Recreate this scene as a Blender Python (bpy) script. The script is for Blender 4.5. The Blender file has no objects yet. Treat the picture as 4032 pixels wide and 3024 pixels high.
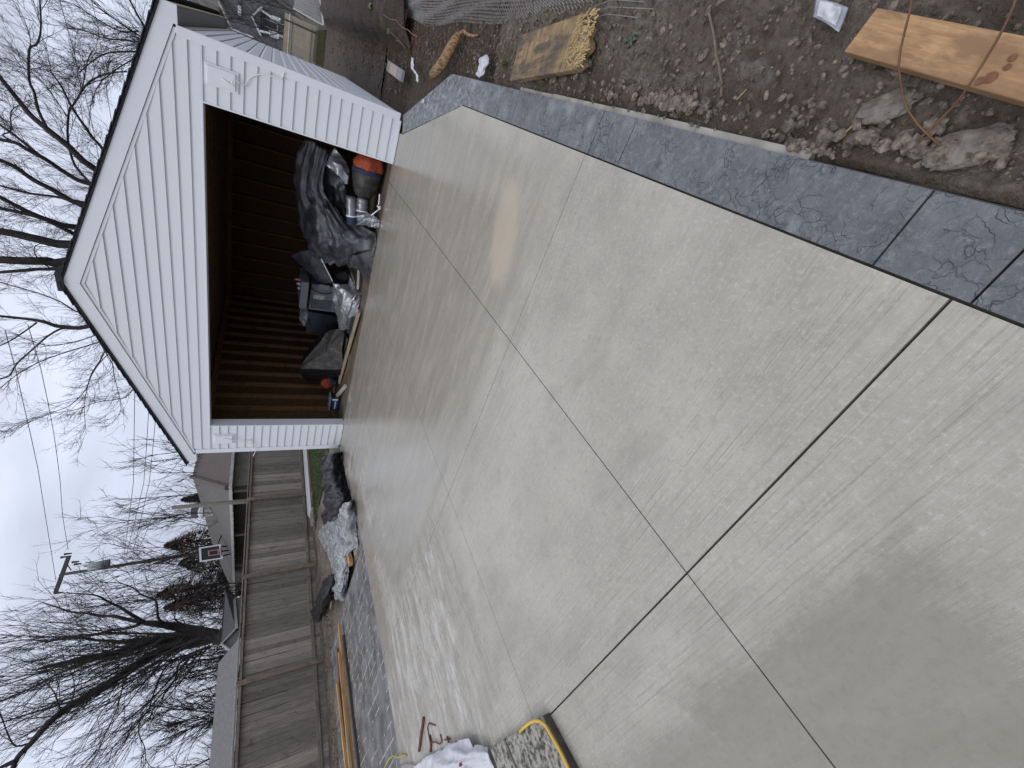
import bpy, math, random
import numpy as np
from mathutils import Vector, Matrix, Quaternion
R = math.radians
C = bpy.context.scene.collection
sc = bpy.context.scene
# ---------------------------------------------------------------- camera
cam = bpy.data.cameras.new('camera'); camo = bpy.data.objects.new('camera', cam); C.objects.link(camo)
cam.sensor_width = 36.0; cam.lens = 1611.9/4032*36; cam.clip_end = 2000; cam.clip_start = 0.02
ax, ay, az = Vector((0.345,-0.403,-0.848)), Vector((0.8,0.598,0.042)), Vector((0.49,-0.693,0.529))
ax.normalize(); az = (az - ax*az.dot(ax)).normalized(); ay = az.cross(ax)
M = Matrix((ax, ay, az)).transposed().to_4x4(); M.translation = Vector((6.368,-6.485,1.495))
camo.matrix_world = M
sc.camera = camo
# ---------------------------------------------------------------- sky, sun, exposure
SUN_EL, SUN_AZ = R(55), R(200)
w = bpy.data.worlds.new('World'); sc.world = w; w.use_nodes = True
nt = w.node_tree; nt.nodes.clear()
def wn(t, **k):
    n = nt.nodes.new(t)
    for a, b in k.items(): setattr(n, a, b)
    return n
wo = wn('ShaderNodeOutputWorld'); bg = wn('ShaderNodeBackground'); nt.links.new(bg.outputs[0], wo.inputs[0])
sky = wn('ShaderNodeTexSky', sky_type='NISHITA', sun_disc=False); sky.sun_elevation = SUN_EL; sky.sun_rotation = SUN_AZ
sky.air_density = 1.0; sky.dust_density = 4.0
bg.inputs[1].default_value = 0.1
tc = wn('ShaderNodeTexCoord'); sep = wn('ShaderNodeSeparateXYZ'); nt.links.new(tc.outputs['Generated'], sep.inputs[0])
ramp = wn('ShaderNodeValToRGB'); nt.links.new(sep.outputs[2], ramp.inputs[0])
e = ramp.color_ramp.elements
e[0].position = 0.0; e[0].color = (6.6, 7.0, 8.2, 1); e[1].position = 1.0; e[1].color = (10.6, 10.7, 11.3, 1)
x = ramp.color_ramp.elements.new(0.12); x.color = (6.9, 7.5, 9.2, 1)
x = ramp.color_ramp.elements.new(0.45); x.color = (7.8, 8.3, 9.8, 1)
mp = wn('ShaderNodeMapping'); mp.inputs['Scale'].default_value = (1.6, 1.6, 5.0); nt.links.new(tc.outputs['Generated'], mp.inputs[0])
cn = wn('ShaderNodeTexNoise'); cn.inputs['Scale'].default_value = 1.6; cn.inputs['Detail'].default_value = 5; nt.links.new(mp.outputs[0], cn.inputs[0])
cr = wn('ShaderNodeMapRange'); cr.inputs[1].default_value = 0.35; cr.inputs[2].default_value = 0.7; cr.inputs[3].default_value = 0.86; cr.inputs[4].default_value = 1.25
nt.links.new(cn.outputs[0], cr.inputs[0])
mul = wn('ShaderNodeVectorMath', operation='SCALE'); nt.links.new(ramp.outputs[0], mul.inputs[0]); nt.links.new(cr.outputs[0], mul.inputs['Scale'])
mx = wn('ShaderNodeMix', data_type='RGBA'); mx.inputs[0].default_value = 0.9
nt.links.new(sky.outputs[0], mx.inputs[6]); nt.links.new(mul.outputs[0], mx.inputs[7]); nt.links.new(mx.outputs[2], bg.inputs[0])
sun = bpy.data.lights.new('sun', 'SUN'); sun.energy = 0.7; sun.angle = R(25); sun.color = (1, .97, .93)
suno = bpy.data.objects.new('sun', sun); C.objects.link(suno)
sd = Vector((math.sin(SUN_AZ)*math.cos(SUN_EL), math.cos(SUN_AZ)*math.cos(SUN_EL), math.sin(SUN_EL)))
suno.rotation_euler = sd.to_track_quat('Z', 'Y').to_euler(); suno.location = (0, 0, 30)
sc.view_settings.view_transform = 'Standard'; sc.view_settings.look = 'None'
sc.view_settings.exposure = 0.0; sc.view_settings.gamma = 1.0

# ================================================================ helpers
rnd = random.Random(7)
class MB:
    def __init__(s): s.v = []; s.f = []
    def quad(s, *p):
        n = len(s.v); s.v += [tuple(q) for q in p]; s.f.append(tuple(range(n, n+len(p))))
    def box(s, x0, x1, y0, y1, z0, z1):
        n = len(s.v)
        s.v += [(x0,y0,z0),(x1,y0,z0),(x1,y1,z0),(x0,y1,z0),(x0,y0,z1),(x1,y0,z1),(x1,y1,z1),(x0,y1,z1)]
        s.f += [tuple(n+i for i in q) for q in ((0,3,2,1),(4,5,6,7),(0,1,5,4),(1,2,6,5),(2,3,7,6),(3,0,4,7))]
    def prism(s, pts, off):
        """closed polygon (3D points) extruded by vector off"""
        n = len(s.v); k = len(pts)
        s.v += [tuple(p) for p in pts] + [tuple(p[i]+off[i] for i in range(3)) for p in pts]
        s.f.append(tuple(n+i for i in range(k))[::-1]); s.f.append(tuple(n+k+i for i in range(k)))
        for i in range(k):
            j = (i+1) % k; s.f.append((n+i, n+j, n+k+j, n+k+i))
    def tube(s, pts, r0, r1=None, sides=6, cap=True):
        if r1 is None: r1 = r0
        pts = [Vector(p) for p in pts]; m = len(pts); n = len(s.v); up = None
        for i, p in enumerate(pts):
            t = (pts[min(i+1, m-1)] - pts[max(i-1, 0)])
            if t.length < 1e-9: t = Vector((0, 0, 1))
            t.normalize()
            if up is None:
                a = Vector((0, 0, 1)) if abs(t.z) < .9 else Vector((1, 0, 0)); up = t.cross(a).normalized()
            else:
                up = (up - t*up.dot(t))
                up = up.normalized() if up.length > 1e-6 else t.orthogonal().normalized()
            b = t.cross(up)
            if isinstance(r0, (list, tuple)): r = r0[i]
            else: r = r0 + (r1-r0)*i/max(1, m-1)
            for q in range(sides):
                an = 2*math.pi*q/sides; c = p + up*(math.cos(an)*r) + b*(math.sin(an)*r); s.v.append((c.x, c.y, c.z))
        for i in range(m-1):
            for q in range(sides):
                q2 = (q+1) % sides
                s.f.append((n+i*sides+q, n+i*sides+q2, n+(i+1)*sides+q2, n+(i+1)*sides+q))
        if cap and sides > 2:
            s.f.append(tuple(n+q for q in range(sides))[::-1]); s.f.append(tuple(n+(m-1)*sides+q for q in range(sides)))
    def grid(s, P):
        """P: rows of 3D points"""
        n = len(s.v); r = len(P); c = len(P[0])
        for row in P: s.v += [tuple(p) for p in row]
        for i in range(r-1):
            for j in range(c-1):
                a = n+i*c+j; s.f.append((a, a+1, a+c+1, a+c))
    def mesh(s, name, m, loc=(0,0,0), smooth=False):
        me = bpy.data.meshes.new(name)
        lx, ly, lz = loc
        me.from_pydata([(a-lx, b-ly, c-lz) for a, b, c in s.v], [], s.f); me.update()
        if m: me.materials.append(m)
        if smooth: me.polygons.foreach_set('use_smooth', [True]*len(me.polygons))
        return me
def wloc(o):
    l = Vector((0, 0, 0))
    while o is not None: l += o.location; o = o.parent
    return l
def obj(name, mb, m, parent=None, loc=None, smooth=False, bevel=0, solid=0):
    """mesh built in world coordinates; linked under its parent (parents are never rotated)"""
    base = wloc(parent) if parent else Vector((0, 0, 0))
    L = Vector(loc) if loc is not None else base
    o = bpy.data.objects.new(name, mb.mesh(name, m, L, smooth)); C.objects.link(o)
    o.location = L - base if parent else L
    if parent: o.parent = parent
    if solid:
        k = o.modifiers.new('solid', 'SOLIDIFY'); k.thickness = solid; k.offset = 0
    if bevel:
        k = o.modifiers.new('bevel', 'BEVEL'); k.width = bevel; k.segments = 2; k.limit_method = 'ANGLE'; k.angle_limit = R(40)
    return o
def thing(name, label, cat, loc=(0,0,0), group=None):
    o = bpy.data.objects.new(name, None); o.empty_display_size = .1; C.objects.link(o); o.location = loc
    o['label'] = label; o['category'] = cat
    if group: o['group'] = group
    return o
def tag(o, label, cat, group=None, kind=None):
    o['label'] = label; o['category'] = cat
    if group: o['group'] = group
    if kind: o['kind'] = kind
    return o
def struct(name, mb, m, smooth=False, loc=(0,0,0), **k):
    o = obj(name, mb, m, loc=loc, smooth=smooth, **k); o['kind'] = 'structure'; return o

# numpy value noise
_T = np.random.RandomState(3).rand(256, 256)
def vn(x, y):
    xi = np.floor(x).astype(int); yi = np.floor(y).astype(int); fx = x-xi; fy = y-yi
    fx = fx*fx*(3-2*fx); fy = fy*fy*(3-2*fy)
    a = _T[xi % 256, yi % 256]; b = _T[(xi+1) % 256, yi % 256]; c = _T[xi % 256, (yi+1) % 256]; d = _T[(xi+1) % 256, (yi+1) % 256]
    return (a*(1-fx)+b*fx)*(1-fy)+(c*(1-fx)+d*fx)*fy
def billow(x, y, o=3):
    s = 0; a = .5
    for i in range(o):
        s = s+a*np.sqrt(np.abs(2*vn(x, y)-1)); a *= .5; x, y = x*2.1*.9-y*.6+7.3, y*2.1*.9+x*.6+3.1
    return s
def fbm(x, y, o=5, ridge=False):
    s = 0; a = .5
    for i in range(o):
        n = vn(x, y)
        if ridge: n = 1-np.abs(2*n-1)
        s = s+a*n; a *= .5; x = x*2.03+17.3; y = y*2.03+5.1
    return s

# ---------------------------------------------------------------- materials
class NB:
    """small node builder"""
    def __init__(s, name):
        s.m = bpy.data.materials.new(name); s.m.use_nodes = True; s.nt = s.m.node_tree
        s.b = s.nt.nodes['Principled BSDF']; s.tc = s.nt.nodes.new('ShaderNodeTexCoord')
        s.b.inputs['Roughness'].default_value = .7
    def n(s, t, **k):
        x = s.nt.nodes.new(t)
        for a, b in k.items(): setattr(x, a, b)
        return x
    def l(s, a, b): s.nt.links.new(a, b)
    def co(s, scale=(1,1,1), rot=(0,0,0), src='Object'):
        m = s.n('ShaderNodeMapping'); m.inputs['Scale'].default_value = scale; m.inputs['Rotation'].default_value = rot
        s.l(s.tc.outputs[src], m.inputs[0]); return m.outputs[0]
    def noise(s, vec, scale, detail=5, rough=.55, dist=0):
        x = s.n('ShaderNodeTexNoise'); x.inputs['Scale'].default_value = scale; x.inputs['Detail'].default_value = detail
        x.inputs['Roughness'].default_value = rough; x.inputs['Distortion'].default_value = dist; s.l(vec, x.inputs['Vector']); return x.outputs[0]
    def rng(s, v, a, b, c=0, d=1, smooth=False):
        x = s.n('ShaderNodeMapRange'); x.clamp = True
        if smooth: x.interpolation_type = 'SMOOTHSTEP'
        for i, q in enumerate((a, b, c, d)): x.inputs[i+1].default_value = q
        s.l(v, x.inputs[0]); return x.outputs[0]
    def mix(s, f, a, b, mode='MIX'):
        x = s.n('ShaderNodeMix', data_type='RGBA', blend_type=mode)
        for q, i in ((f, 0), (a, 6), (b, 7)):
            if hasattr(q, 'links') or hasattr(q, 'is_linked'): s.l(q, x.inputs[i])
            elif i == 0: x.inputs[0].default_value = q
            else: x.inputs[i].default_value = (*q, 1)
        return x.outputs[2]
    def math(s, op, a, b=0.0, c=None):
        x = s.n('ShaderNodeMath', operation=op)
        for i, q in enumerate((a, b) if c is None else (a, b, c)):
            if hasattr(q, 'is_linked'): s.l(q, x.inputs[i])
            else: x.inputs[i].default_value = q
        return x.outputs[0]
    def col(s, c):
        if hasattr(c, 'is_linked'): s.l(c, s.b.inputs['Base Color'])
        else: s.b.inputs['Base Color'].default_value = (*c, 1)
    def rough(s, v):
        if hasattr(v, 'is_linked'): s.l(v, s.b.inputs['Roughness'])
        else: s.b.inputs['Roughness'].default_value = v
    def bump(s, h, strength=.5, dist=.01):
        x = s.n('ShaderNodeBump'); x.inputs['Strength'].default_value = strength; x.inputs['Distance'].default_value = dist
        s.l(h, x.inputs['Height']); s.l(x.outputs[0], s.b.inputs['Normal'])
def simple(name, c, c2=None, scale=8, rough=.7, bump=0, bscale=40, bdist=.005, metal=0, stretch=(1,1,1), lo=.35, hi=.65, island=0, spec=None, coat=0):
    m = NB(name)
    v = m.co(stretch)
    if c2 is None: c2 = tuple(q*.75 for q in c)
    colr = m.mix(m.rng(m.noise(v, scale), lo, hi), c, c2)
    if island:
        g = m.n('ShaderNodeNewGeometry'); k = m.rng(g.outputs['Random Per Island'], 0, 1, 1-island, 1+island)
        x = m.n('ShaderNodeVectorMath', operation='SCALE'); m.l(colr, x.inputs[0]); m.l(k, x.inputs['Scale']); colr = x.outputs[0]
    m.col(colr); m.rough(rough); m.b.inputs['Metallic'].default_value = metal
    if spec is not None: m.b.inputs['Specular IOR Level'].default_value = spec
    if coat: m.b.inputs['Coat Weight'].default_value = coat
    if bump: m.bump(m.noise(v, bscale, 6, .65), bump, bdist)
    return m.m
def wood(name, c, c2, gl=(1.2, 22, 22), island=0, bump=.4, rough=.7, stain=None, lo=.35, hi=.65):
    """grain along local X"""
    m = NB(name); v = m.co(gl)
    g = m.noise(v, 2.2, 6, .6, .6)
    colr = m.mix(m.rng(g, lo, hi), c, c2)
    k = m.noise(m.co((2, 5, 5)), 1.4, 4)
    colr = m.mix(m.rng(k, .52, .8), colr, tuple(q*.6 for q in c2))
    if stain: colr = m.mix(m.rng(m.noise(m.co((3, 7, 7)), 2.0, 6, .7), .47, .62), colr, stain)
    if island:
        ge = m.n('ShaderNodeNewGeometry'); kk = m.rng(ge.outputs['Random Per Island'], 0, 1, 1-island, 1+island)
        x = m.n('ShaderNodeVectorMath', operation='SCALE'); m.l(colr, x.inputs[0]); m.l(kk, x.inputs['Scale']); colr = x.outputs[0]
    m.col(colr); m.rough(rough); m.bump(g, bump, .004)
    return m.m

M_white = simple('white_vinyl', (.70, .73, .76), (.655, .685, .725), 3, .45, .25, 60, .001, stretch=(6, 1, 40))
M_trim = simple('white_trim', (.78, .80, .84), (.74, .76, .81), 2, .4)
M_shingle = simple('black_shingles', (.02, .02, .022), (.045, .045, .05), 40, .95, .9, 90, .01)
M_stud = wood('framing_lumber', (.32, .19, .09), (.21, .118, .052), gl=(14, 14, .8), rough=.8)
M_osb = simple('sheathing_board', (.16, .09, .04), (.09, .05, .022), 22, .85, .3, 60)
M_tarp = simple('grey_tarp', (.10, .105, .115), (.025, .027, .033), 4, .28, .6, 45, .012, metal=.3)
M_tarpd = simple('dark_tarp', (.035, .037, .044), (.018, .019, .024), 6, .36, .35, 50, .006)
M_silver = simple('silver_tarp', (.32, .33, .36), (.18, .185, .2), 6, .3, .3, 60, .005, metal=.5)
M_black = simple('black_plastic', (.010, .010, .012), (.018, .018, .021), 9, .3, .5, 30, .01, spec=.14)
M_rust = simple('rusty_steel', (.16, .06, .035), (.07, .03, .02), 30, .85, .5)
M_yellow = simple('yellow_rubber', (.75, .5, .06), (.62, .38, .04), 20, .5)
M_bark = simple('dark_bark', (.05, .042, .038), (.022, .018, .017), 6, .95, .6, 20, .02)
M_twig = simple('twig_bark', (.045, .037, .034), (.022, .018, .018), 3, .95)
M_galv = simple('galvanised_wire', (.5, .5, .5), (.3, .29, .28), 30, .45, metal=.6)

# ================================================================ the ground
def ground_mat():
    m = NB('wet_mud'); v = m.co()
    a = m.noise(v, 2.6, 5); b = m.noise(v, 38, 6, .7); d = m.noise(v, 9, 5, .6)
    c = m.mix(m.rng(b, .35, .68), (.07, .056, .044), (.245, .207, .166)); c = m.mix(m.rng(m.noise(v, 130, 4, .8), .55, .75, 0, .5), c, (.30, .26, .215))
    c = m.mix(m.rng(a, .42, .62), c, (.085, .062, .045))
    c = m.mix(m.rng(m.noise(v, 3.3, 6, .7), .58, .70), c, (.20, .185, .165))
    m.col(c); m.rough(m.rng(d, .35, .65, .28, .8))
    m.bump(m.math('ADD', m.math('MULTIPLY', b, .9), d), 1.0, .035)
    return m.m
M_mud = ground_mat()
M_mud2 = simple('dark_side_soil', (.028, .020, .014), (.105, .075, .048), 26, .8, 1.0, 70, .03, lo=.4, hi=.68)
g = MB(); g.quad((-400,-400,-.16), (400,-400,-.16), (400,400,-.16), (-400,400,-.16))
struct('ground', g, simple('rough_grass_ground', (.05, .055, .03), (.075, .06, .045), 2.5, .95, .5, 30, .03))
def field(name, x0, x1, y0, y1, st, zf, m):
    xs = np.linspace(x0, x1, max(2, int(round((x1-x0)/st)))+1); ys = np.linspace(y0, y1, max(2, int(round((y1-y0)/st)))+1)
    X, Y = np.meshgrid(xs, ys); Z = zf(X, Y)
    nx, ny = len(xs), len(ys)
    V = np.stack([X.ravel(), Y.ravel(), Z.ravel()], 1)
    idx = np.arange(nx*ny).reshape(ny, nx)
    F = np.stack([idx[:-1,:-1].ravel(), idx[:-1,1:].ravel(), idx[1:,1:].ravel(), idx[1:,:-1].ravel()], 1)
    mb = MB(); mb.v = [tuple(q) for q in V.tolist()]; mb.f = [tuple(q) for q in F.tolist()]
    return struct(name, mb, m, smooth=True)
def zr_(X, Y):
    k = np.clip((X-6.64)/.25, 0, 1)
    amp = .35+.65*k
    z = -.062 + .055*k + .03*np.exp(-((X-6.665)/.03)**2)*(Y<-5.4) + (fbm(X*5, Y*5, 4)-.5)*.05*amp + (billow(X*15, Y*15, 4)-.5)*.06*amp*(.6+1.2*np.clip(fbm(X*4+3, Y*4, 2)*1.9-.35, 0, 1)) + (fbm(X*48+9, Y*48, 3)-.45)*.014*amp
    z = z + .035*np.exp(-((X-6.72)/.05)**2)*(fbm(Y*3+3, X*2, 3)+.1)*(Y < -3.6)
    return z
field('mud_bank_near', 6.645, 7.75, -7.2, -2.6, .0085, zr_, M_mud)
field('mud_bank_side', 5.6, 7.9, -2.6, 2.0, .018, lambda X, Y: zr_(np.maximum(X, 6.7), Y) - .03 - .10*((X < 6.75-(Y+1.9)*.33) & (Y < .3) & (X < 6.62)), M_mud2)
field('mud_bank_far', 5.9, 9.5, 2.0, 17.0, .06, lambda X, Y: -.05+(fbm(X*3, Y*3, 5)-.5)*.09, M_mud2)
field('mud_yard_left', -4.98, .5, -2.6, 1.4, .025, lambda X, Y: -.085+(fbm(X*3, Y*3, 5)-.5)*.10+(fbm(X*14, Y*14, 4, True)-.5)*.035, M_mud)
field('mud_strip_left', -4.98, -3.2, -9.0, -2.6, .022, lambda X, Y: -.075+(fbm(X*3, Y*3, 5)-.5)*.10+(fbm(X*14, Y*14, 4, True)-.5)*.04, M_mud)
# lawn strip behind the fence base
field('lawn', -4.5, -.2, 1.3, 9.0, .08, lambda X, Y: -.06+(fbm(X*2, Y*2, 4)-.5)*.05, simple('lawn_soil', (.035, .06, .018), (.05, .05, .025), 5, .95, .6, 50, .02))
gm = MB(); rg = random.Random(5)
for i in range(15000):
    x = rg.uniform(-4.45, -.3); y = 1.35 + rg.random()**1.3*5.5
    if vn(np.array([x*1.7]), np.array([y*1.7]))[0] < .22: continue
    h = rg.uniform(.03, .08); a = rg.uniform(0, 6.28); dx, dy = math.cos(a)*.006, math.sin(a)*.006
    lx, ly = rg.uniform(-.03, .03), rg.uniform(-.03, .03)
    gm.quad((x-dx, y-dy, -.06), (x+dx, y+dy, -.06), (x+lx, y+ly, h-.05))
tag(obj('grass', gm, simple('grass_blades', (.04, .075, .022), (.085, .10, .04), 6, .8, island=.4)), 'short green lawn grass growing between fence and garage', 'grass', kind='stuff')
gm = MB()
for i in range(6500):
    x = rg.uniform(5.9, 7.0); y = rg.uniform(13.2, 18.2)
    if rg.random() > .35 + .9*vn(np.array([x*2]), np.array([y*1.1]))[0]: continue
    h = rg.uniform(.03, .09); a = rg.uniform(0, 6.28); dx, dy = math.cos(a)*.009, math.sin(a)*.009
    gm.quad((x-dx, y-dy, -.06), (x+dx, y+dy, -.06), (x+rg.uniform(-.03,.03), y+rg.uniform(-.03,.03), h-.04))
tag(obj('moss_grass', gm, simple('mossy_blades', (.075, .085, .03), (.11, .095, .045), 6, .9, island=.4)), 'patchy mossy grass in front of the tan wooden fence', 'grass', kind='stuff')
# clods and pebbles
def rock(mb, c, r, rr, flat=.7):
    n = len(mb.v); ph = (1+5**.5)/2
    P = [(-1,ph,0),(1,ph,0),(-1,-ph,0),(1,-ph,0),(0,-1,ph),(0,1,ph),(0,-1,-ph),(0,1,-ph),(ph,0,-1),(ph,0,1),(-ph,0,-1),(-ph,0,1)]
    s = [rr.uniform(.6, 1.3) for _ in range(3)]
    a = rr.uniform(0, 6.28); ca, sa = math.cos(a), math.sin(a)
    for p in P:
        k = r/1.9*rr.uniform(.72, 1.25); x, y, z = p[0]*k*s[0], p[1]*k*s[1], p[2]*k*s[2]*flat
        mb.v.append((c[0]+x*ca-y*sa, c[1]+x*sa+y*ca, c[2]+z))
    for q in ((0,11,5),(0,5,1),(0,1,7),(0,7,10),(0,10,11),(1,5,9),(5,11,4),(11,10,2),(10,7,6),(7,1,8),(3,9,4),(3,4,2),(3,2,6),(3,6,8),(3,8,9),(4,9,5),(2,4,11),(6,2,10),(8,6,7),(9,8,1)):
        mb.f.append(tuple(n+i for i in q))
cl = MB(); rr = random.Random(11)
for i in range(11000):
    y = -6.9 + rr.random()**1.2*9.5; x = 6.68 + rr.random()**1.3*.75
    z = float(zr_(np.array([max(x, 6.7)]), np.array([y]))[0]); r = .0025 + .013*rr.random()**3.5
    if y > -2.6: z -= .03
    rock(cl, (x, y, z+r*.2), r, rr)
for i in range(150):
    y = rr.choice([rr.gauss(-5.72, .12), rr.gauss(-4.75, .1), rr.uniform(-6, -3.5)]); x = 6.70+abs(rr.gauss(0, .03))
    r = rr.uniform(.010, .026); rock(cl, (x, y, -.01+r*.2), r, rr)
for i in range(60):
    y = rr.gauss(-5.5, .05); x = 6.652+rr.random()*.03; r = rr.uniform(.004, .014); rock(cl, (x, y, -.012+r*.3), r, rr)
for i in range(40):
    y = rr.uniform(-5.4, -3.3); x = 6.655+rr.random()*.02; r = rr.uniform(.003, .009); rock(cl, (x, y, -.012+r*.3), r, rr)
for i in range(1500):
    x = rr.uniform(-4.95, -3.4); y = rr.uniform(-5.5, -.5); r = .006+.022*rr.random()**2.5; rock(cl, (x, y, -.06), r, rr)
for i in range(1500):
    x = rr.uniform(6.0, 7.2); y = rr.uniform(.5, 12); r = .008+.025*rr.random()**2.5
    if x < 6.2: continue
    rock(cl, (x, y, -.05), r, rr)
tag(obj('mud_clods', cl, simple('clod_soil', (.065, .052, .041), (.225, .19, .152), 60, .9, 1.0, 160, .006, island=.35)), 'loose wet mud clods and pebbles scattered beside the driveway edging', 'mud clods', kind='stuff')

# ================================================================ the concrete
def clip(poly, axis, val, keep_less):
    out = []
    for i, a in enumerate(poly):
        b = poly[(i+1) % len(poly)]
        ia = (a[axis] <= val) if keep_less else (a[axis] >= val); ib = (b[axis] <= val) if keep_less else (b[axis] >= val)
        if ia: out.append(a)
        if ia != ib:
            t = (val-a[axis])/(b[axis]-a[axis]); out.append(tuple(a[k]+(b[k]-a[k])*t for k in range(len(a))))
    return out
def panels(mb, poly, xs, ys, gx, gy, z=0, h=.04):
    """split poly at the joints, each panel a little block with a gap round it"""
    xs = [-50]+xs+[50]; ys = [-50]+ys+[50]; gx = [0]+gx+[0]; gy = [0]+gy+[0]
    for i in range(len(xs)-1):
        for j in range(len(ys)-1):
            p = clip(clip(clip(clip(poly, 0, xs[i]+gx[i]/2, False), 0, xs[i+1]-gx[i+1]/2, True), 1, ys[j]+gy[j]/2, False), 1, ys[j+1]-gy[j+1]/2, True)
            if len(p) > 2: mb.prism([(a, b, z-h) for a, b in p], (0, 0, h))
def concrete():
    m = NB('broomed_concrete'); o = m.co(); sx = m.n('ShaderNodeSeparateXYZ'); m.l(m.tc.outputs['Object'], sx.inputs[0]); X, Y = sx.outputs[0], sx.outputs[1]
    big = m.noise(o, .9, 5, .6); med = m.noise(o, 4, 6, .65); fine = m.noise(o, 55, 4, .7); grit = m.noise(o, 260, 3, .8)
    broom = m.noise(m.co((1.0, 52, 1)), 2.0, 6, .75); swirl = m.noise(m.co((1.3, 6, 1), (0, 0, R(-6))), 1.5, 7, .7, .5)
    c = m.mix(m.rng(big, .35, .65), (.43, .412, .362), (.325, .31, .268))
    c = m.mix(m.rng(med, .45, .7, 0, .5), c, (.46, .43, .37))
    c = m.mix(m.rng(fine, .5, .75, 0, .35), c, (.36, .35, .33))
    c = m.mix(m.math('MULTIPLY', m.rng(grit, .55, .8), .35), c, (.3, .29, .27))
    nj = m.math('MAXIMUM', m.rng(m.math('ABSOLUTE', m.math('ADD', Y, 6.08)), .12, .55, 1, 0), m.rng(m.math('ABSOLUTE', m.math('ADD', Y, 4.42)), .03, .3, .8, 0))
    jm = m.math('MINIMUM', m.math('ADD', m.rng(m.noise(o, 1.6, 4), .45, .65, .12, .6), nj), 1.0)
    bl = m.math('MULTIPLY', m.rng(broom, .52, .68), jm)
    c = m.mix(bl, c, (.24, .228, .195))
    c = m.mix(m.math('MULTIPLY', m.rng(broom, .28, .44, 1, 0), .45), c, (.54, .525, .48)); c = m.mix(m.math('MULTIPLY', m.rng(m.noise(o, 21, 6, .8), .52, .68), .55), c, (.25, .238, .205)); c = m.mix(m.math('MULTIPLY', m.rng(m.noise(m.co((1, 1, 1), (0, 0, 1.1)), 48, 5, .85), .52, .66), .5), c, (.56, .55, .51)); c = m.mix(m.rng(m.noise(m.co((.8, 1.4, 1), (0, 0, .6)), 1.7, 7, .7), .5, .66, 0, .55), c, (.27, .26, .225))
    # wet areas: real puddle film, ragged by noise
    dn = m.math('ADD', m.math('MULTIPLY', m.math('SUBTRACT', m.noise(o, 7, 7, .75), .5), .45), m.math('MULTIPLY', m.math('SUBTRACT', m.noise(m.co((2.5, 34, 1)), 2, 6, .75), .5), .35)); dn = m.math('ADD', dn, m.math('MULTIPLY', m.math('SUBTRACT', m.noise(o, 42, 4, .8), .5), .28))
    dn2 = m.math('MULTIPLY', m.math('SUBTRACT', m.noise(o, 1.7, 3, .5), .5), .8)
    def box(x0, x1, y0, y1, s):
        cx, cy, hx, hy = (x0+x1)/2, (y0+y1)/2, (x1-x0)/2, (y1-y0)/2
        dx = m.math('SUBTRACT', m.math('ABSOLUTE', m.math('SUBTRACT', X, cx)), hx); dy = m.math('SUBTRACT', m.math('ABSOLUTE', m.math('SUBTRACT', Y, cy)), hy)
        d_ = m.math('MAXIMUM', dx, dy); d_ = m.math('ADD', d_, m.math('MULTIPLY', dn, s))
        return m.rng(d_, -.09, .11, 1, 0, True)
    w1 = box(1.6, 6.25, -4.10, .3, .42); w1b = box(3.2, 5.0, -4.1, -2.2, .5)
    w2 = box(4.75, 5.86, -9, -6.37, .55); w2b = box(2.0, 4.9, -9, -6.42, .4)
    swy = m.noise(m.co((6, 1.3, 1), (0, 0, R(-6))), 1.5, 8, .75, .5)
    w3 = m.math('MULTIPLY', m.rng(swy, .42, .6), box(.3, 3.3, -6.0, -.6, .9)); wl = m.math('MULTIPLY', box(-.3, .98, -7.5, -1.6, .6), .9)
    w4 = m.math('MULTIPLY', m.rng(m.math('ADD', big, dn2), .42, .52), box(-.2, 2.2, -4.0, .2, .8))
    wet = m.math('MAXIMUM', m.math('MAXIMUM', w1, w2), m.math('MAXIMUM', m.math('MAXIMUM', w2b, wl), m.math('MAXIMUM', w3, w4)))
    streak = m.noise(m.co((1.2, 5, 1), (0, 0, R(5))), 1.4, 7, .68, .5)
    wetc = m.mix(m.rng(streak, .35, .65), (.27, .25, .207), (.37, .348, .30))
    wetc = m.mix(m.rng(fine, .4, .7, 0, .4), wetc, (.30, .275, .235))
    wetc = m.mix(m.math('MULTIPLY', m.math('MAXIMUM', w2, w2b), .8), wetc, (.20, .19, .155)); wetc = m.mix(m.rng(m.noise(m.co((1, 3, 1)), 2.6, 7, .75), .42, .66, 0, .6), wetc, (.27, .262, .23)); wetc = m.mix(m.rng(m.noise(o, 30, 6, .8), .5, .68, 0, .45), wetc, (.15, .142, .115)); wetc = m.mix(m.math('MULTIPLY', wl, .7), wetc, (.235, .205, .16))
    # soft sky sheen painted white over dry pale patches on the left panels
    white_sheen = m.math('MULTIPLY', m.rng(m.noise(m.co((5, 1.1, 1), (0, 0, R(-5))), 1.9, 9, .85), .5, .6), box(.5, 2.9, -6.0, -4.3, .5))
    c = m.mix(m.math('MULTIPLY', wet, .9), c, wetc)
    c = m.mix(m.math('MULTIPLY', white_sheen, .75), c, (.6, .59, .57))
    # dry pale rim where the water stops, and a sandy smear
    def ell(cx, cy, hx, hy, rot, lo, hi):
        mp_ = m.n('ShaderNodeMapping'); mp_.vector_type = 'TEXTURE'; mp_.inputs['Location'].default_value = (cx, cy, 0); mp_.inputs['Rotation'].default_value = (0, 0, rot); mp_.inputs['Scale'].default_value = (hx, hy, 1)
        m.l(m.tc.outputs['Object'], mp_.inputs[0]); le = m.n('ShaderNodeVectorMath', operation='LENGTH')
        s2 = m.n('ShaderNodeSeparateXYZ'); m.l(mp_.outputs[0], s2.inputs[0]); cb = m.n('ShaderNodeCombineXYZ'); m.l(s2.outputs[0], cb.inputs[0]); m.l(s2.outputs[1], cb.inputs[1]); m.l(cb.outputs[0], le.inputs[0])
        return m.rng(m.math('ADD', le.outputs['Value'], dn), lo, hi, 1, 0, True)
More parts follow.
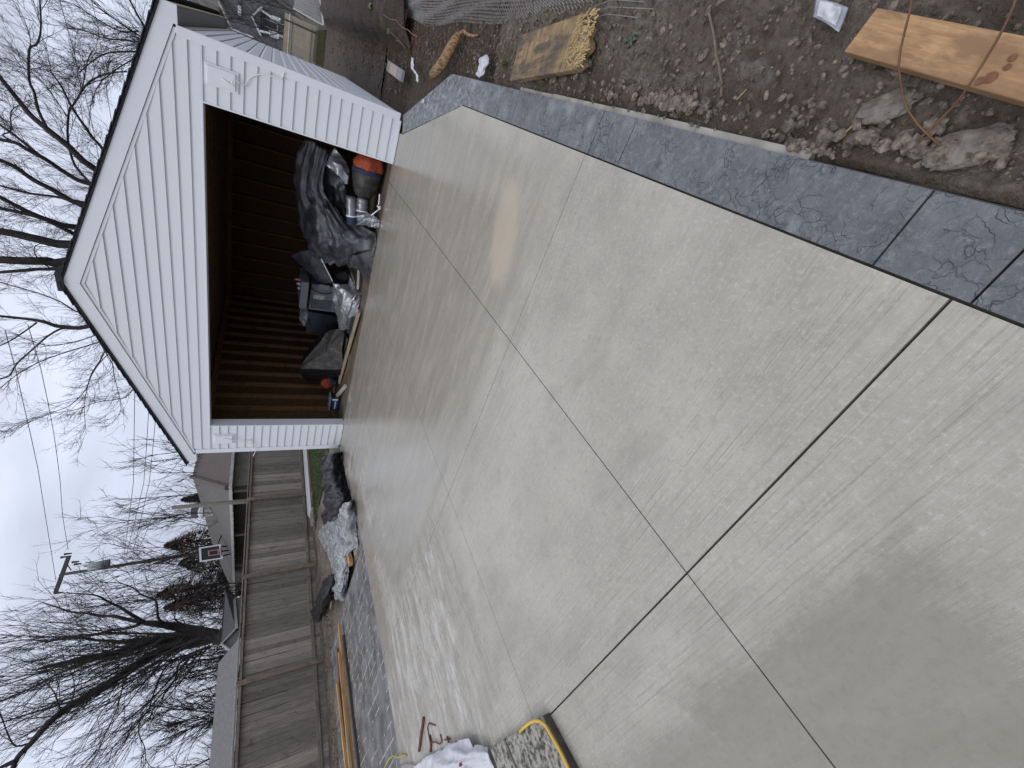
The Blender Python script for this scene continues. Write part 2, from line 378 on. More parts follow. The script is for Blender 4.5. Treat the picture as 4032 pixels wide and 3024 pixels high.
    sand = ell(5.75, -3.72, .42, .2, R(28), .6, 1.15)
    c = m.mix(m.math('MULTIPLY', sand, .7), c, (.47, .40, .315))
    c = m.mix(m.math('MULTIPLY', m.math('MULTIPLY', m.rng(streak, .5, .7), w1), .25), c, (.42, .355, .26))
    m.col(c)
    r = m.rng(med, .3, .7, .30, .52)
    rw = m.rng(m.math('ADD', streak, m.math('MULTIPLY', fine, .3)), .45, .8, .05, .26)
    rm = m.n('ShaderNodeMix'); m.l(wet, rm.inputs[0]); m.l(r, rm.inputs[2]); m.l(rw, rm.inputs[3]); m.rough(rm.outputs[0])
    h = m.math('ADD', m.math('MULTIPLY', broom, .55), m.math('ADD', m.math('MULTIPLY', fine, .35), m.math('MULTIPLY', grit, .3)))
    h = m.math('MULTIPLY', h, m.rng(wet, 0, 1, 1, .18))
    m.bump(h, .7, .006)
    return m.m
M_conc = concrete()
slab = MB()
outl = [(.02, .07), (.06, -.5), (.2, -1.5), (.47, -2.6), (.52, -4.6), (.44, -5.6), (.40, -12), (6.415, -12), (6.415, -2.17), (5.86, -.2), (5.84, .07)]
panels(slab, outl, [1.93, 3.59, 5.197], [-6.083, -4.31], [.003, .004, .006], [.0085, .0045])
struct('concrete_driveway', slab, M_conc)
base = MB(); base.prism([(-.3, .06, -.13), (-.3, -12, -.13), (6.64, -12, -.13), (6.64, -1.70, -.13), (6.06, .06, -.13)], (0, 0, .105))
struct('slab_base', base, simple('joint_shadow_concrete', (.10, .095, .085), (.06, .055, .05), 20, .95))

def slate(name, c1, c2, wetk=.5):
    m = NB(name); o = m.co()
    a = m.noise(o, 5.5, 8, .72, .4); b = m.noise(o, 17, 8, .75, .8); f = m.noise(o, 120, 4, .7)
    c = m.mix(m.rng(a, .35, .68), c1, c2); c = m.mix(m.rng(b, .5, .75, 0, .6), c, tuple(q*1.6 for q in c1))
    c = m.mix(m.rng(f, .5, .8, 0, .4), c, tuple(q*.6 for q in c1))
    rg_ = m.n('ShaderNodeTexNoise'); rg_.noise_type = 'RIDGED_MULTIFRACTAL'; rg_.inputs['Scale'].default_value = 5.5; rg_.inputs['Detail'].default_value = 9; rg_.inputs['Distortion'].default_value = .7; m.l(o, rg_.inputs['Vector']); rid = m.rng(rg_.outputs[0], .0, 2.2)
    c = m.mix(m.rng(rid, .30, .75, 0, .55), c, (.27, .275, .29)); c = m.mix(m.rng(rid, .0, .16, .5, 0), c, (.07, .074, .085))
    vo = m.n('ShaderNodeTexVoronoi'); vo.feature = 'DISTANCE_TO_EDGE'; vo.inputs['Scale'].default_value = 5.5
    ds = m.n('ShaderNodeVectorMath', operation='ADD'); n3 = m.n('ShaderNodeTexNoise'); n3.inputs['Scale'].default_value = 5; n3.inputs['Detail'].default_value = 6; m.l(o, n3.inputs['Vector'])
    sc3 = m.n('ShaderNodeVectorMath', operation='SCALE'); m.l(n3.outputs['Color'], sc3.inputs[0]); sc3.inputs['Scale'].default_value = .55
    m.l(o, ds.inputs[0]); m.l(sc3.outputs[0], ds.inputs[1]); m.l(ds.outputs[0], vo.inputs['Vector'])
    v2 = m.n('ShaderNodeTexVoronoi'); v2.feature = 'DISTANCE_TO_EDGE'; v2.inputs['Scale'].default_value = 8; ds2 = m.n('ShaderNodeVectorMath', operation='ADD'); sc4 = m.n('ShaderNodeVectorMath', operation='SCALE'); m.l(n3.outputs['Color'], sc4.inputs[0]); sc4.inputs['Scale'].default_value = .9; m.l(o, ds2.inputs[0]); m.l(sc4.outputs[0], ds2.inputs[1]); m.l(ds2.outputs[0], v2.inputs['Vector'])
    vein = m.math('MULTIPLY', m.rng(v2.outputs[0], 0, .05, 1, 0), m.rng(m.noise(o, 6, 4), .42, .62))
    c = m.mix(m.math('MULTIPLY', vein, .13), c, (.065, .07, .085)); c = m.mix(m.rng(m.noise(o, 34, 7, .8), .5, .68, 0, .6), c, (.30, .305, .32)); c = m.mix(m.rng(m.noise(m.co((1,1,1),(0,0,1)), 27, 7, .8), .54, .7, 0, .6), c, (.075, .08, .095))
    crack = m.math('MULTIPLY', m.rng(vo.outputs[0], 0, .012, .8, 0), m.rng(m.noise(o, 7.5, 3), .5, .66))
    c = m.mix(m.math('MULTIPLY', crack, .35), c, tuple(q*.4 for q in c1))
    sx = m.n('ShaderNodeSeparateXYZ'); m.l(m.tc.outputs['Object'], sx.inputs[0])
    # white efflorescence near the far corner of the edging
    wh = m.math('MULTIPLY', m.rng(m.noise(m.co((9, 5, 1), (0, 0, .5)), 2.5, 8, .8), .5, .57), m.math('MULTIPLY', m.rng(sx.outputs[1], -3.1, -2.3, 0, 1), m.rng(sx.outputs[0], 5, 5.5, 0, 1)))
    c = m.mix(m.math('MULTIPLY', wh, .55), c, (.42, .43, .47))
    m.col(c); m.rough(m.rng(m.noise(o, 5, 5), .4, .6, .28, .6))
    m.bump(m.math('ADD', m.math('ADD', m.math('MULTIPLY', b, .6), m.math('SUBTRACT', m.math('MULTIPLY', rid, 1.1), m.math('MULTIPLY', vein, .35))), m.math('SUBTRACT', m.math('MULTIPLY', f, .25), m.math('MULTIPLY', crack, .6))), .95, .016)
    return m.m
M_slate = slate('stamped_blue_slate', (.135, .148, .164), (.25, .26, .275))
bd = MB()
mid = (6.43, -2.17)
p = [(6.423, -12), (6.632, -12), (6.632, -1.66), (6.423, -2.19)]
def sub(poly, cuts):
    ys = [-50]+cuts+[50]
    for j in range(len(ys)-1):
        q = clip(clip(poly, 1, ys[j]+.003, False), 1, ys[j+1]-.003, True)
        if len(q) > 2: bd.prism([(a, b, -.04) for a, b in q], (0, 0, .041))
sub(p, [-6.12, -5.88, -4.61, -4.33, -3.26])
bd.prism([(6.632, -1.652, -.04), (6.06, -.02, -.04), (5.868, -.19, -.04), (6.423, -2.182, -.04)][::-1], (0, 0, .041))
struct('stamped_edging', bd, M_slate)
ft = MB(); [ft.box(6.634, xx, y0, y1, -.2, -.016) for y0, y1, xx in ((-3.7, -3.22, 6.655), (-4.35, -3.703, 6.659), (-4.97, -4.353, 6.662), (-5.5, -4.973, 6.66))]
struct('concrete_footing', ft, simple('pale_footing', (.36, .345, .32), (.2, .185, .165), 9, .6, .4, 50))
# dark stamped cobble patio on the left
def cobble():
    m = NB('stamped_dark_cobble'); o = m.co()
    br = m.n('ShaderNodeTexBrick'); br.inputs['Scale'].default_value = 1; br.inputs['Brick Width'].default_value = .30; br.inputs['Row Height'].default_value = .155
    br.inputs['Mortar Size'].default_value = .009; br.inputs['Mortar Smooth'].default_value = .3
    m.l(o, br.inputs['Vector'])
    a = m.noise(o, 3, 6, .6); f = m.noise(o, 50, 5, .7)
    c = m.mix(m.rng(a, .35, .65), (.085, .088, .095), (.15, .15, .155)); c = m.mix(m.rng(f, .4, .7, 0, .4), c, (.06, .06, .064))
    jw = m.math('MULTIPLY', br.outputs['Fac'], m.rng(m.noise(o, 2.6, 5, .7), .47, .53))
    c = m.mix(m.rng(m.noise(m.co((6, 1, 1)), 1.6, 7, .75), .45, .7, 0, .7), c, (.20, .19, .175)); c = m.mix(m.math('MULTIPLY', jw, .85), c, (.5, .47, .43))
    m.col(c); m.rough(m.rng(a, .4, .6, .16, .42)); m.bump(m.math('SUBTRACT', m.math('MULTIPLY', f, .3), br.outputs['Fac']), .5, .006)
    return m.m
pt = MB(); pt.prism([(.46, -2.62, -.05), (.51, -4.6, -.05), (.43, -5.6, -.05), (.39, -12, -.05), (-3.75, -12, -.05), (-3.45, -4.2, -.05), (-3.18, -2.56, -.05), (-1.65, -2.50, -.05)][::-1], (0, 0, .048))
pt.prism([(.45, -2.60, -.05), (-.2, -2.55, -.05), (-.15, -1.2, -.05), (.01, -.05, -.05), (.19, -1.5, -.05)], (0, 0, .046))
struct('stamped_patio', pt, cobble())
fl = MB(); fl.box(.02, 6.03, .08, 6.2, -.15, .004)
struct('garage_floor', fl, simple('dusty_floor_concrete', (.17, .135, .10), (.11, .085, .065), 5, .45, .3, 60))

# ================================================================ the garage
G_ = thing('garage', 'white vinyl sided gable garage with a wide open doorway and black shingle roof', 'garage', (0, 0, 0))
SL = .343; PK = 3.01
def zin(x): return 3.379 - SL*abs(x-PK)
def zou(x): return 3.567 - SL*abs(x-PK)
CO = .1257
def siding(mb, poly, mapf, lap=.017, dutch=False):
    """lapped courses over a convex polygon in (a, z); mapf(a, z, out) -> 3D"""
    zs = [q[1] for q in poly]; k0 = int(math.floor(min(zs)/CO)); k1 = int(math.ceil(max(zs)/CO))
    for k in range(k0, k1):
        q = clip(clip(poly, 1, k*CO, False), 1, (k+1)*CO, True)
        if len(q) < 3: continue
        def off(z): return lap*(1-(z-k*CO)/CO)+.001
        # thin dutch step: lower 4/5 flat leaning, then a small return
        if dutch:
            zc = (k+.72)*CO
            qa, qb = clip(q, 1, zc, True), clip(q, 1, zc, False)
            if len(qa) > 2: mb.quad(*[mapf(a, z, lap+.001) for a, z in qa])
            if len(qb) > 2: mb.quad(*[mapf(a, z, .001+lap*min(1, max(0, ((k+1)*CO-z)/(CO*.28)))) for a, z in qb])
        else: mb.quad(*[mapf(a, z, off(z)) for a, z in q])
        lo = min(z for a, z in q); hi = max(z for a, z in q)
        bl = [a for a, z in q if abs(z-lo) < 1e-6]
        if len(bl) >= 2:
            a0, a1 = min(bl), max(bl)
            mb.quad(mapf(a0, lo, 0), mapf(a1, lo, 0), mapf(a1, lo, off(lo)), mapf(a0, lo, off(lo)))
fr = lambda a, z, o: (a, -o, z)
s = MB()
siding(s, [(.07, .03), (.60, .03), (.60, 2.15), (.07, 2.15)], fr)
siding(s, [(5.464, .03), (5.985, .03), (5.985, 2.15), (5.464, 2.15)], fr)
siding(s, [(.07, 2.151), (5.985, 2.151), (5.985, zin(5.985)), (PK, zin(PK)), (.07, zin(.07))], fr)
obj('front_siding', s, M_white, G_)
s = MB(); siding(s, [(.075, .03), (6.2, .03), (6.2, 2.335), (.075, 2.335)], lambda a, z, o: (6.05+o, a, z), dutch=True); obj('side_siding', s, M_white, G_)
s = MB(); siding(s, [(.075, .03), (6.2, .03), (6.2, 2.335), (.075, 2.335)], lambda a, z, o: (0-o, a, z)); obj('side_siding', s, M_white, G_)
for x0, x1 in ((-.022, .07), (5.985, 6.074)):
    s = MB(); xo = x0 if x0 < 0 else x1
    s.prism([(x0, -.022, .028), (x1, -.022, .028), (x1, .085 if x0 > 0 else -.0, .028), (x0, -.0 if x0 > 0 else .085, .028)][::1], (0, 0, 2.32))
    obj('corner_post', s, M_trim, G_, bevel=.003)
# walls (solid core behind the siding)
s = MB()
s.box(.002, .612, .002, .02, .0, 2.14); s.box(5.456, 6.048, .002, .02, 0, 2.14)
s.prism([(.002, .002, 2.14), (6.048, .002, 2.14), (6.048, .002, zin(6.048)), (PK, .002, 3.47), (.002, .002, zin(.002))], (0, .018, 0))
s.box(.002, .02, .022, 6.18, 0, 2.36); s.box(6.03, 6.048, .022, 6.18, 0, 2.36)
s.box(.002, 6.048, 6.182, 6.2, 0, 2.36); s.prism([(.002, 6.182, 2.362), (6.048, 6.182, 2.362), (PK, 6.182, 3.45)], (0, .018, 0))
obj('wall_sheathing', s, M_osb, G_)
# door trim and jamb
s = MB()
s.box(.599, .617, -.018, .0, .012, 2.136); s.box(5.447, 5.466, -.018, .0, .012, 2.136); s.box(.599, 5.466, -.018, .0, 2.137, 2.157)
obj('door_trim', s, M_trim, G_, bevel=.002)
s = MB()
s.box(.601, .618, .002, .155, .0, 2.134); s.box(5.446, 5.463, .002, .155, 0, 2.134); s.box(.619, 5.445, .002, .155, 2.135, 2.15)
obj('door_jamb', s, M_trim, G_)
for x0, x1 in ((.062, .60), (5.464, 5.99)):
    s = MB(); s.box(x0, x1, -.019, .0, .006, .034); obj('starter_strip', s, M_trim, G_)
# rake boards, inner channel
for sg in (-1, 1):
    s = MB(); x0 = PK; x1 = -.2 if sg < 0 else 6.24
    s.prism([(x0, -.03, zou(x0)), (x1, -.03, zou(x1)), (x1, -.03, zou(x1)-.128), (x1-sg*.165, -.03, zou(x1)-.128), (x1-sg*.165, -.03, zou(x1-sg*.165)-.150), (x0, -.03, zou(x0)-.150)], (0, .03, 0))
    obj('rake_board', s, M_trim, G_, bevel=.002)
    s = MB(); xa = .0 if sg < 0 else 6.05
    s.prism([(x0, -.017, zou(x0)-.154), (xa, -.017, zou(xa)-.154), (xa, -.017, zou(xa)-.188), (x0, -.017, zou(x0)-.188)], (0, .016, 0))
    obj('rake_channel', s, M_trim, G_, bevel=.003)
    # eave: soffit and fascia along the side
    s = MB()
    s.box(min(x1, x1-sg*.014), max(x1, x1-sg*.014), .001, 6.3, 2.335, zou(x1)-.004); obj('eave_fascia', s, M_trim if sg < 0 else simple('tan_fascia', (.45, .36, .24), (.38, .30, .2)), G_)
    s = MB(); xs_ = sorted((x1-sg*.016, x1-sg*.19 if sg > 0 else x1+.2-.0))
    s.box(xs_[0], xs_[1], .002, 6.28, 2.336, 2.346); obj('soffit', s, simple('grey_soffit', (.34, .35, .34), (.3, .31, .3)) if sg > 0 else M_trim, G_)
# roof: decks and shingle courses with a ragged edge
s = MB()
for sg in (-1, 1):
    x1 = -.25 if sg < 0 else 6.29
    s.prism([(PK, -.045, zou(PK)+.002), (x1, -.045, zou(x1)+.002), (x1, -.045, zou(x1)+.024), (PK, -.045, zou(PK)+.026)], (0, 6.35, 0))
obj('roof_deck', s, M_shingle, G_)
s = MB(); rg = random.Random(2)
for sg in (-1, 1):
    k = 0; L = 3.27
    while k*.14 < L:
        a = k*.14; b = min(a+.16, L+.02)
        xa, xb = PK+sg*a, PK+sg*b; ov = -.055-rg.random()*.012
        s.prism([(xa, ov, zou(xa)+.026), (xb, ov, zou(xb)+.036), (xb, ov, zou(xb)+.046), (xa, ov, zou(xa)+.034)], (0, 6.37, 0)); k += 1
s.box(PK-.12, PK+.12, -.06, 6.3, zou(PK)-.01, zou(PK)+.05)
obj('shingles', s, M_shingle, G_)
# mounting blocks with loose cable
def block(x0, x1, z0, z1, pts):
    s = MB(); s.box(x0, x1, -.028, -.004, z0, z1); b = obj('mounting_block', s, M_trim, G_, bevel=.004)
    s = MB(); s.box(x0+.022, x1-.022, -.045, -.0285, z0+.03, z1-.022); obj('block_plate', s, M_trim, b, bevel=.004)
    s = MB(); s.tube(pts, .006, sides=6); c = obj('loose_cable', s, simple('white_cable', (.8, .8, .78), (.75, .75, .73)), b, smooth=True)
block(5.645, 5.852, 1.806, 2.118, [(5.749,-0.05,1.963),(5.73,-0.055,1.906),(5.716,-0.065,1.849),(5.743,-0.075,1.868),(5.766,-0.075,1.865),(5.781,-0.07,1.847),(5.771,-0.06,1.805),(5.754,-0.03,1.76),(5.768,-0.03,1.744),(5.835,-0.03,1.716),(5.881,-0.03,1.673),(5.92,-0.03,1.609),(5.944,-0.035,1.537),(5.949,-0.035,1.464),(5.954,-0.035,1.398),(5.981,-0.035,1.385),(6.029,-0.035,1.372)])
block(.198, .418, 1.787, 2.092, [(0.347,-0.05,1.953),(0.308,-0.055,1.81),(0.261,-0.04,1.683),(0.235,-0.035,1.599),(0.293,-0.035,1.55),(0.262,-0.035,1.535),(0.233,-0.035,1.556),(0.183,-0.04,1.498),(0.098,-0.05,1.465),(-0.002,-0.06,1.465),(-0.095,-0.07,1.495)])
# framing seen inside
st = MB(); st.box(.021, .058, 0, .089, 0, 2.2); sm = None
ys = [.30+.4064*i for i in range(15)]
def stud(x0, x1, y0, y1, z0=.045, z1=2.2):
    s = MB(); s.box(x0, x1, y0, y1, z0, z1); return obj('stud', s, M_stud, G_)
for y in ys: stud(.022, .111, y, y+.038)
for y in ys: stud(5.939, 6.028, y, y+.038)
for i in range(14): stud(.35+.4064*i, .388+.4064*i, 6.09, 6.18)
for x0, x1, y0, y1 in ((.022, .111, .16, 6.18), (5.939, 6.028, .16, 6.18), (.112, 5.938, 6.09, 6.18)):
    s = MB(); s.box(x0, x1, y0, y1, .005, .043); obj('bottom_plate', s, M_stud, G_)
    s = MB(); s.box(x0, x1, y0, y1, 2.202, 2.3); obj('top_plate', s, M_stud, G_)
for i in range(10):
    s = MB(); y = .5+.61*i; s.box(.03, 6.02, y, y+.038, 2.302, 2.39)
    for sg in (-1, 1):
        xe = PK+sg*2.95; s.prism([(PK, y, zou(PK)-.01), (xe, y, zou(xe)-.01), (xe, y, zou(xe)-.09), (PK, y, zou(PK)-.09)], (0, .038, 0))
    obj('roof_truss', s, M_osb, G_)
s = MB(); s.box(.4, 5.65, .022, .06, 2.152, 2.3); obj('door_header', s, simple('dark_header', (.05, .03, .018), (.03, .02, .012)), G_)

# ================================================================ draped sheets
def bez(P, Q, t):
    return P*(1-t)+Q*t
def cr(p0, p1, p2, p3, t):
    return .5*((2*p1)+(p2-p0)*t+(2*p0-5*p1+4*p2-p3)*t*t+(3*p1-p0-3*p2+p3)*t**3)
def drape(net, nu=10, nv=10, amp=.04, fs=3.0, seed=0, ragged=.02, ridge=True, floor=None, cr_=None, fold=None):
    """smooth surface through a net of points, folded by ridged noise along its normal"""
    N = np.array([[list(p) for p in row] for row in net], float)
    def up(A, n):
        A = np.concatenate([2*A[:1]-A[1:2], A, 2*A[-1:]-A[-2:-1]]); out = []
        for i in range(1, len(A)-2):
            for t in np.linspace(0, 1, n, endpoint=False): out.append(cr(A[i-1], A[i], A[i+1], A[i+2], t))
        out.append(A[-2]); return np.array(out)
    B = up(N, nu); B = up(B.transpose(1, 0, 2), nv).transpose(1, 0, 2)
    du = np.gradient(B, axis=0); dv = np.gradient(B, axis=1); n = np.cross(du, dv); n /= np.linalg.norm(n, axis=2, keepdims=True)+1e-9
    X, Y, Z = B[..., 0]+seed*3.7, B[..., 1]+seed*1.3, B[..., 2]
    a = fbm((X+Z*.7)*fs, (Y+Z*.9)*fs, 4, ridge)-.5
    b = fbm((X-Z*.4)*fs*3.1+4, (Y+Z)*fs*3.1, 3, True)-.5
    B = B + n*((a*1.0+b*.35)[..., None]*amp*2)
    if cr_:
        cu, cv, ca = cr_; rs = np.random.RandomState(seed*7+1); K = rs.randn(cu+2, cv+2)*ca
        gu = np.linspace(0, cu, B.shape[0]); gv = np.linspace(0, cv, B.shape[1]); U, V_ = np.meshgrid(gu, gv, indexing='ij')
        U = U+(fbm(U*1.3+seed, V_*1.3, 2)-.5)*.9; V_ = V_+(fbm(U*1.1+9, V_*1.2+seed, 2)-.5)*.9; U = np.clip(U, 0, cu); V_ = np.clip(V_, 0, cv)
        iu = np.floor(U).astype(int); iv = np.floor(V_).astype(int); fu = U-iu; fv = V_-iv
        k00, k10, k01, k11 = K[iu, iv], K[iu+1, iv], K[iu, iv+1], K[iu+1, iv+1]
        tri = np.where(fu+fv < 1, k00+(k10-k00)*fu+(k01-k00)*fv, k11+(k01-k11)*(1-fu)+(k10-k11)*(1-fv))
        B = B+n*tri[..., None]
    gu = np.linspace(0, 1, B.shape[0])[:, None]; gv = np.linspace(0, 1, B.shape[1])[None, :]
    if fold: F_ = fbm(gu*fold[0]+gv*1.3+seed+3.3, gv*fold[1]+gu*1.1+seed, 2, True); B = B+n*((F_-.4)*fold[2])[..., None]
    # ragged edge
    e = ragged*(fbm(X*9, Y*9+Z*9, 3)-.5)*2
    for sl in (np.s_[0], np.s_[-1]): B[sl] += (np.random.RandomState(seed).rand(*B[sl].shape)-.5)*ragged
    for sl in (np.s_[:, 0], np.s_[:, -1]): B[sl] += (np.random.RandomState(seed+1).rand(*B[sl].shape)-.5)*ragged
    if floor is not None: B[..., 2] = np.maximum(B[..., 2], floor+.004*(1+np.sin(X*40)))
    mb = MB(); mb.grid(B.tolist()); return mb
def sheet(name, net, m, label=None, cat=None, parent=None, group=None, solid=.003, **k):
    mb = drape(net, **k)
    c = [sum(v[i] for v in mb.v)/len(mb.v) for i in range(2)]+[min(v[2] for v in mb.v)]
    o = obj(name, mb, m, parent, loc=None if parent else c, smooth=True, solid=solid)
    if label: tag(o, label, cat, group)
    return o
# big grey tarp over the heap at the right of the doorway
sheet('grey_tarp', [
  [(5.259,0.95,1.065),(5.286,0.8,0.979),(5.28,0.75,0.86),(5.209,0.8,0.753)],
  [(4.774,1.15,1.118),(4.794,0.9,0.996),(4.744,0.8,0.876),(4.663,0.85,0.787)],
  [(4.432,1.2,1.076),(4.499,0.9,0.917),(4.515,0.75,0.732),(4.505,0.7,0.579)],
  [(4.103,1.15,1.008),(4.259,0.75,0.813),(4.311,0.6,0.594),(4.317,0.6,0.378)],
  [(3.847,1.1,0.922),(4.011,0.65,0.722),(4.13,0.45,0.438),(4.358,0.35,0.142)],
  [(3.711,1.1,0.852),(3.881,0.65,0.652),(4.054,0.38,0.34),(4.382,0.16,-0.017)],
  [(3.531,1.05,0.74),(3.672,0.7,0.527),(3.856,0.45,0.245),(4.144,0.14,-0.025)],
  [(3.438,1,0.623),(3.56,0.75,0.43),(3.642,0.55,0.221),(3.673,0.45,0.056)]], M_tarp,
  'large grey tarpaulin draped over the heap at the right of the garage doorway', 'tarpaulin', fold=(2.2, 7, .16), cr_=(15, 9, .018), amp=.02, fs=2.6, seed=1, nu=14, nv=14, floor=.01)
sheet('dark_tarp', [
  [(5.159,1.3,1.061),(5.201,1.05,0.906),(5.234,0.85,0.752),(5.251,0.8,0.62)],
  [(4.888,1.3,1.003),(4.916,1.05,0.842),(4.89,0.9,0.673),(4.864,0.8,0.461)],
  [(4.535,1.3,0.899),(4.53,1.05,0.729),(4.55,0.9,0.52),(4.46,0.8,0.367)],
  [(4.238,1.3,0.795),(4.235,1.05,0.621),(4.254,0.9,0.405),(4.271,0.8,0.301)]], M_tarpd,
  'dark charcoal plastic sheet bunched beneath the large grey tarpaulin', 'plastic sheet', fold=(5, 3, .12), cr_=(9, 8, .018), amp=.02, fs=2.4, seed=3, nu=12, nv=12)
sheet('foil_blanket', [
  [(5.312,0.72,0.679),(5.222,0.66,0.559),(5.094,0.62,0.448)],
  [(5.194,0.7,0.736),(5.143,0.6,0.626),(5.004,0.56,0.46)],
  [(5.051,0.7,0.771),(5.004,0.6,0.644),(4.89,0.56,0.458)]], M_silver,
  'small silver foil cloth folded against the black bag with the orange top', 'foil cloth', cr_=(5, 5, .009), amp=.012, fs=6, seed=5, nu=10, nv=10)
sheet('corner_tarp', [
  [(4.572,0.42,0.276),(4.618,0.36,0.206),(4.637,0.28,0.117),(4.632,0.2,0.043)],
  [(4.469,0.42,0.288),(4.534,0.32,0.198),(4.558,0.22,0.113),(4.582,0.14,0.005)],
  [(4.375,0.42,0.303),(4.42,0.34,0.187),(4.465,0.22,0.087),(4.508,0.14,-0.018)]], M_silver,
  'crinkled silver tarp flap lying on the threshold beside two foil tubes', 'tarp flap', cr_=(4, 5, .018), amp=.016, fs=5, seed=6, nu=10, nv=10)
sheet('hanging_flap', [
  [(3.378,1.25,1.091),(3.509,1.15,0.974),(3.625,1.05,0.821)],
  [(3.27,1.25,0.97),(3.381,1.1,0.844),(3.508,1,0.7)],
  [(3.173,1.2,0.82),(3.249,1.1,0.716),(3.386,1,0.59)],
  [(3.079,1.2,0.703),(3.072,1.1,0.609),(3.246,1,0.486)],
  [(3.034,1.15,0.621),(3.022,1.1,0.522),(3.12,1,0.405)]], M_tarpd,
  'black plastic flap hanging off the grey tarpaulin above the portable machine', 'plastic flap', amp=.012, fs=4, seed=8, nu=8, nv=8)
s = MB(); s.tube([(3.527,0.98,0.651),(3.361,0.97,0.551),(3.143,0.96,0.417)], .009, sides=6); tag(obj('white_pole', s, M_trim, loc=(3.143,0.96,0.417)), 'thin white rod leaning along the edge of the black plastic flap', 'rod')
sheet('tarp_tail', [
  [(3.873,0.42,0.288),(3.932,0.34,0.213),(4.025,0.24,0.156),(4.185,0.12,0.005)],
  [(3.772,0.45,0.26),(3.818,0.34,0.157),(3.878,0.22,0.108),(4.013,0.1,-0.003)],
  [(3.658,0.48,0.182),(3.704,0.4,0.121),(3.741,0.22,0.056),(3.849,0.1,-0.012)],
  [(3.647,0.5,0.138),(3.636,0.35,0.079),(3.638,0.2,0.023),(3.7,0.12,-0.003)],
  [(3.55,0.3,0.013),(3.566,0.22,0.008),(3.562,0.16,0.002),(3.593,0.12,-0.006)]], M_tarp,
  'pointed grey tail of tarp hanging down onto the garage threshold', 'tarp tail', amp=.008, fs=5, seed=9, nu=8, nv=8)
# rolled silver tarp in front
t = thing('rolled_tarp', 'silver tarp rolled into a cone shape in front of the portable machine', 'rolled tarp', (2.743,0.5,0))
sheet('sheet', [
  [(3.217,0.86,0.42),(3.205,0.78,0.401),(3.231,0.72,0.321),(3.243,0.75,0.213),(3.382,0.82,0.199)],
  [(3.004,0.82,0.397),(3.07,0.7,0.352),(3.147,0.62,0.27),(3.17,0.62,0.142),(3.262,0.7,0.073)],
  [(2.778,0.8,0.351),(2.837,0.68,0.294),(2.926,0.58,0.214),(3.106,0.5,0.097),(3.182,0.5,0)],
  [(2.546,0.8,0.307),(2.569,0.68,0.248),(2.698,0.56,0.164),(2.96,0.46,0.09),(3.088,0.42,0.023)],
  [(2.33,0.8,0.245),(2.321,0.7,0.194),(2.417,0.6,0.134),(2.582,0.5,0.086),(2.748,0.42,0.038)]], M_silver, parent=t, cr_=(6, 6, .016), amp=.012, fs=5, seed=12, nu=12, nv=12)
s = MB(); q = [(3.418,0.78,0.339),(3.445,0.78,0.263),(3.376,0.78,0.203),(3.281,0.78,0.215),(3.242,0.78,0.296),(3.26,0.78,0.388),(3.346,0.78,0.418)]
s.quad(*[(a, b+.05, c) for a, b, c in q]); n_ = len(q)
for i in range(n_): j = (i+1) % n_; s.quad(q[i], q[j], (q[j][0]*.93+q[(j+3)%n_][0]*.07, q[j][1]+.12, q[j][2]*.9+q[(j+3)%n_][2]*.1), (q[i][0]*.93+q[(i+3)%n_][0]*.07, q[i][1]+.12, q[i][2]*.9+q[(i+3)%n_][2]*.1))
obj('roll_end', s, M_black, t)
sheet('inner_fold', [
  [(3.132,0.47,0.104),(3.175,0.47,0.06),(3.202,0.45,0.026)],
  [(2.907,0.5,0.139),(3,0.46,0.065),(3.089,0.42,0.018)],
  [(2.586,0.55,0.163),(2.694,0.5,0.102),(2.761,0.42,0.04)],
  [(2.375,0.55,0.11),(2.379,0.5,0.08),(2.559,0.42,0.069)]], M_tarpd, parent=t, amp=.006, fs=6, seed=14, nu=8, nv=8)

def blob(mb, c, rad, seed=0, n=26, amp=.12, fs=2.2, rot=0, pw=1.0):
    rs = seed*5.1; P = []
    for i in range(n+1):
        th = math.pi*i/n; row = []
        for j in range(n*2+1):
            ph = math.pi*(j % (n*2))/n
            d = Vector((math.sin(th)*math.cos(ph), math.sin(th)*math.sin(ph), math.cos(th)))
            d = Vector([math.copysign(abs(q)**pw, q) for q in d])
            u = np.array([d.x*fs+rs]); v = np.array([d.y*fs+d.z*fs*.9+rs])
            k = 1+amp*float(fbm(u, v, 4, True)[0]-.5)*2
            x, y, z = d.x*rad[0]*k, d.y*rad[1]*k, d.z*rad[2]*k
            row.append((c[0]+x*math.cos(rot)-y*math.sin(rot), c[1]+x*math.sin(rot)+y*math.cos(rot), c[2]+z))
        P.append(row)
    mb.grid(P)
M_orange = simple('orange_fabric', (.40, .075, .025), (.24, .04, .018), 14, .75, .4, 40)
M_navy = simple('navy_fabric', (.02, .028, .07), (.012, .018, .05), 20, .7, .3)
M_dusty = simple('dusty_black_fabric', (.022, .021, .020), (.11, .10, .09), 7, .6, .5, 30, .01, lo=.5, hi=.78)
def lathe_between(mb, stations, sides=28, seed=0, amp=.03):
    """closed lofted body: stations of (centre, halfwidth_a, halfheight_b, axis a, axis b)"""
    P = []
    for (c, ra, rb, A, B) in stations:
        row = []
        for j in range(sides+1):
            ph = 2*math.pi*(j % sides)/sides
            k = 1+amp*2*(float(fbm(np.array([math.cos(ph)*2+seed+c[0]*3]), np.array([math.sin(ph)*2+c[2]*4]), 3, True)[0])-.5)
            row.append(tuple(c[i]+A[i]*ra*k*math.cos(ph)+B[i]*rb*k*math.sin(ph) for i in range(3)))
        P.append(row)
    mb.grid(P)
t = thing('tool_bag', 'black tool bag with navy band and orange top lying on its side in the doorway', 'bag', (5.126,0.4,0.05))
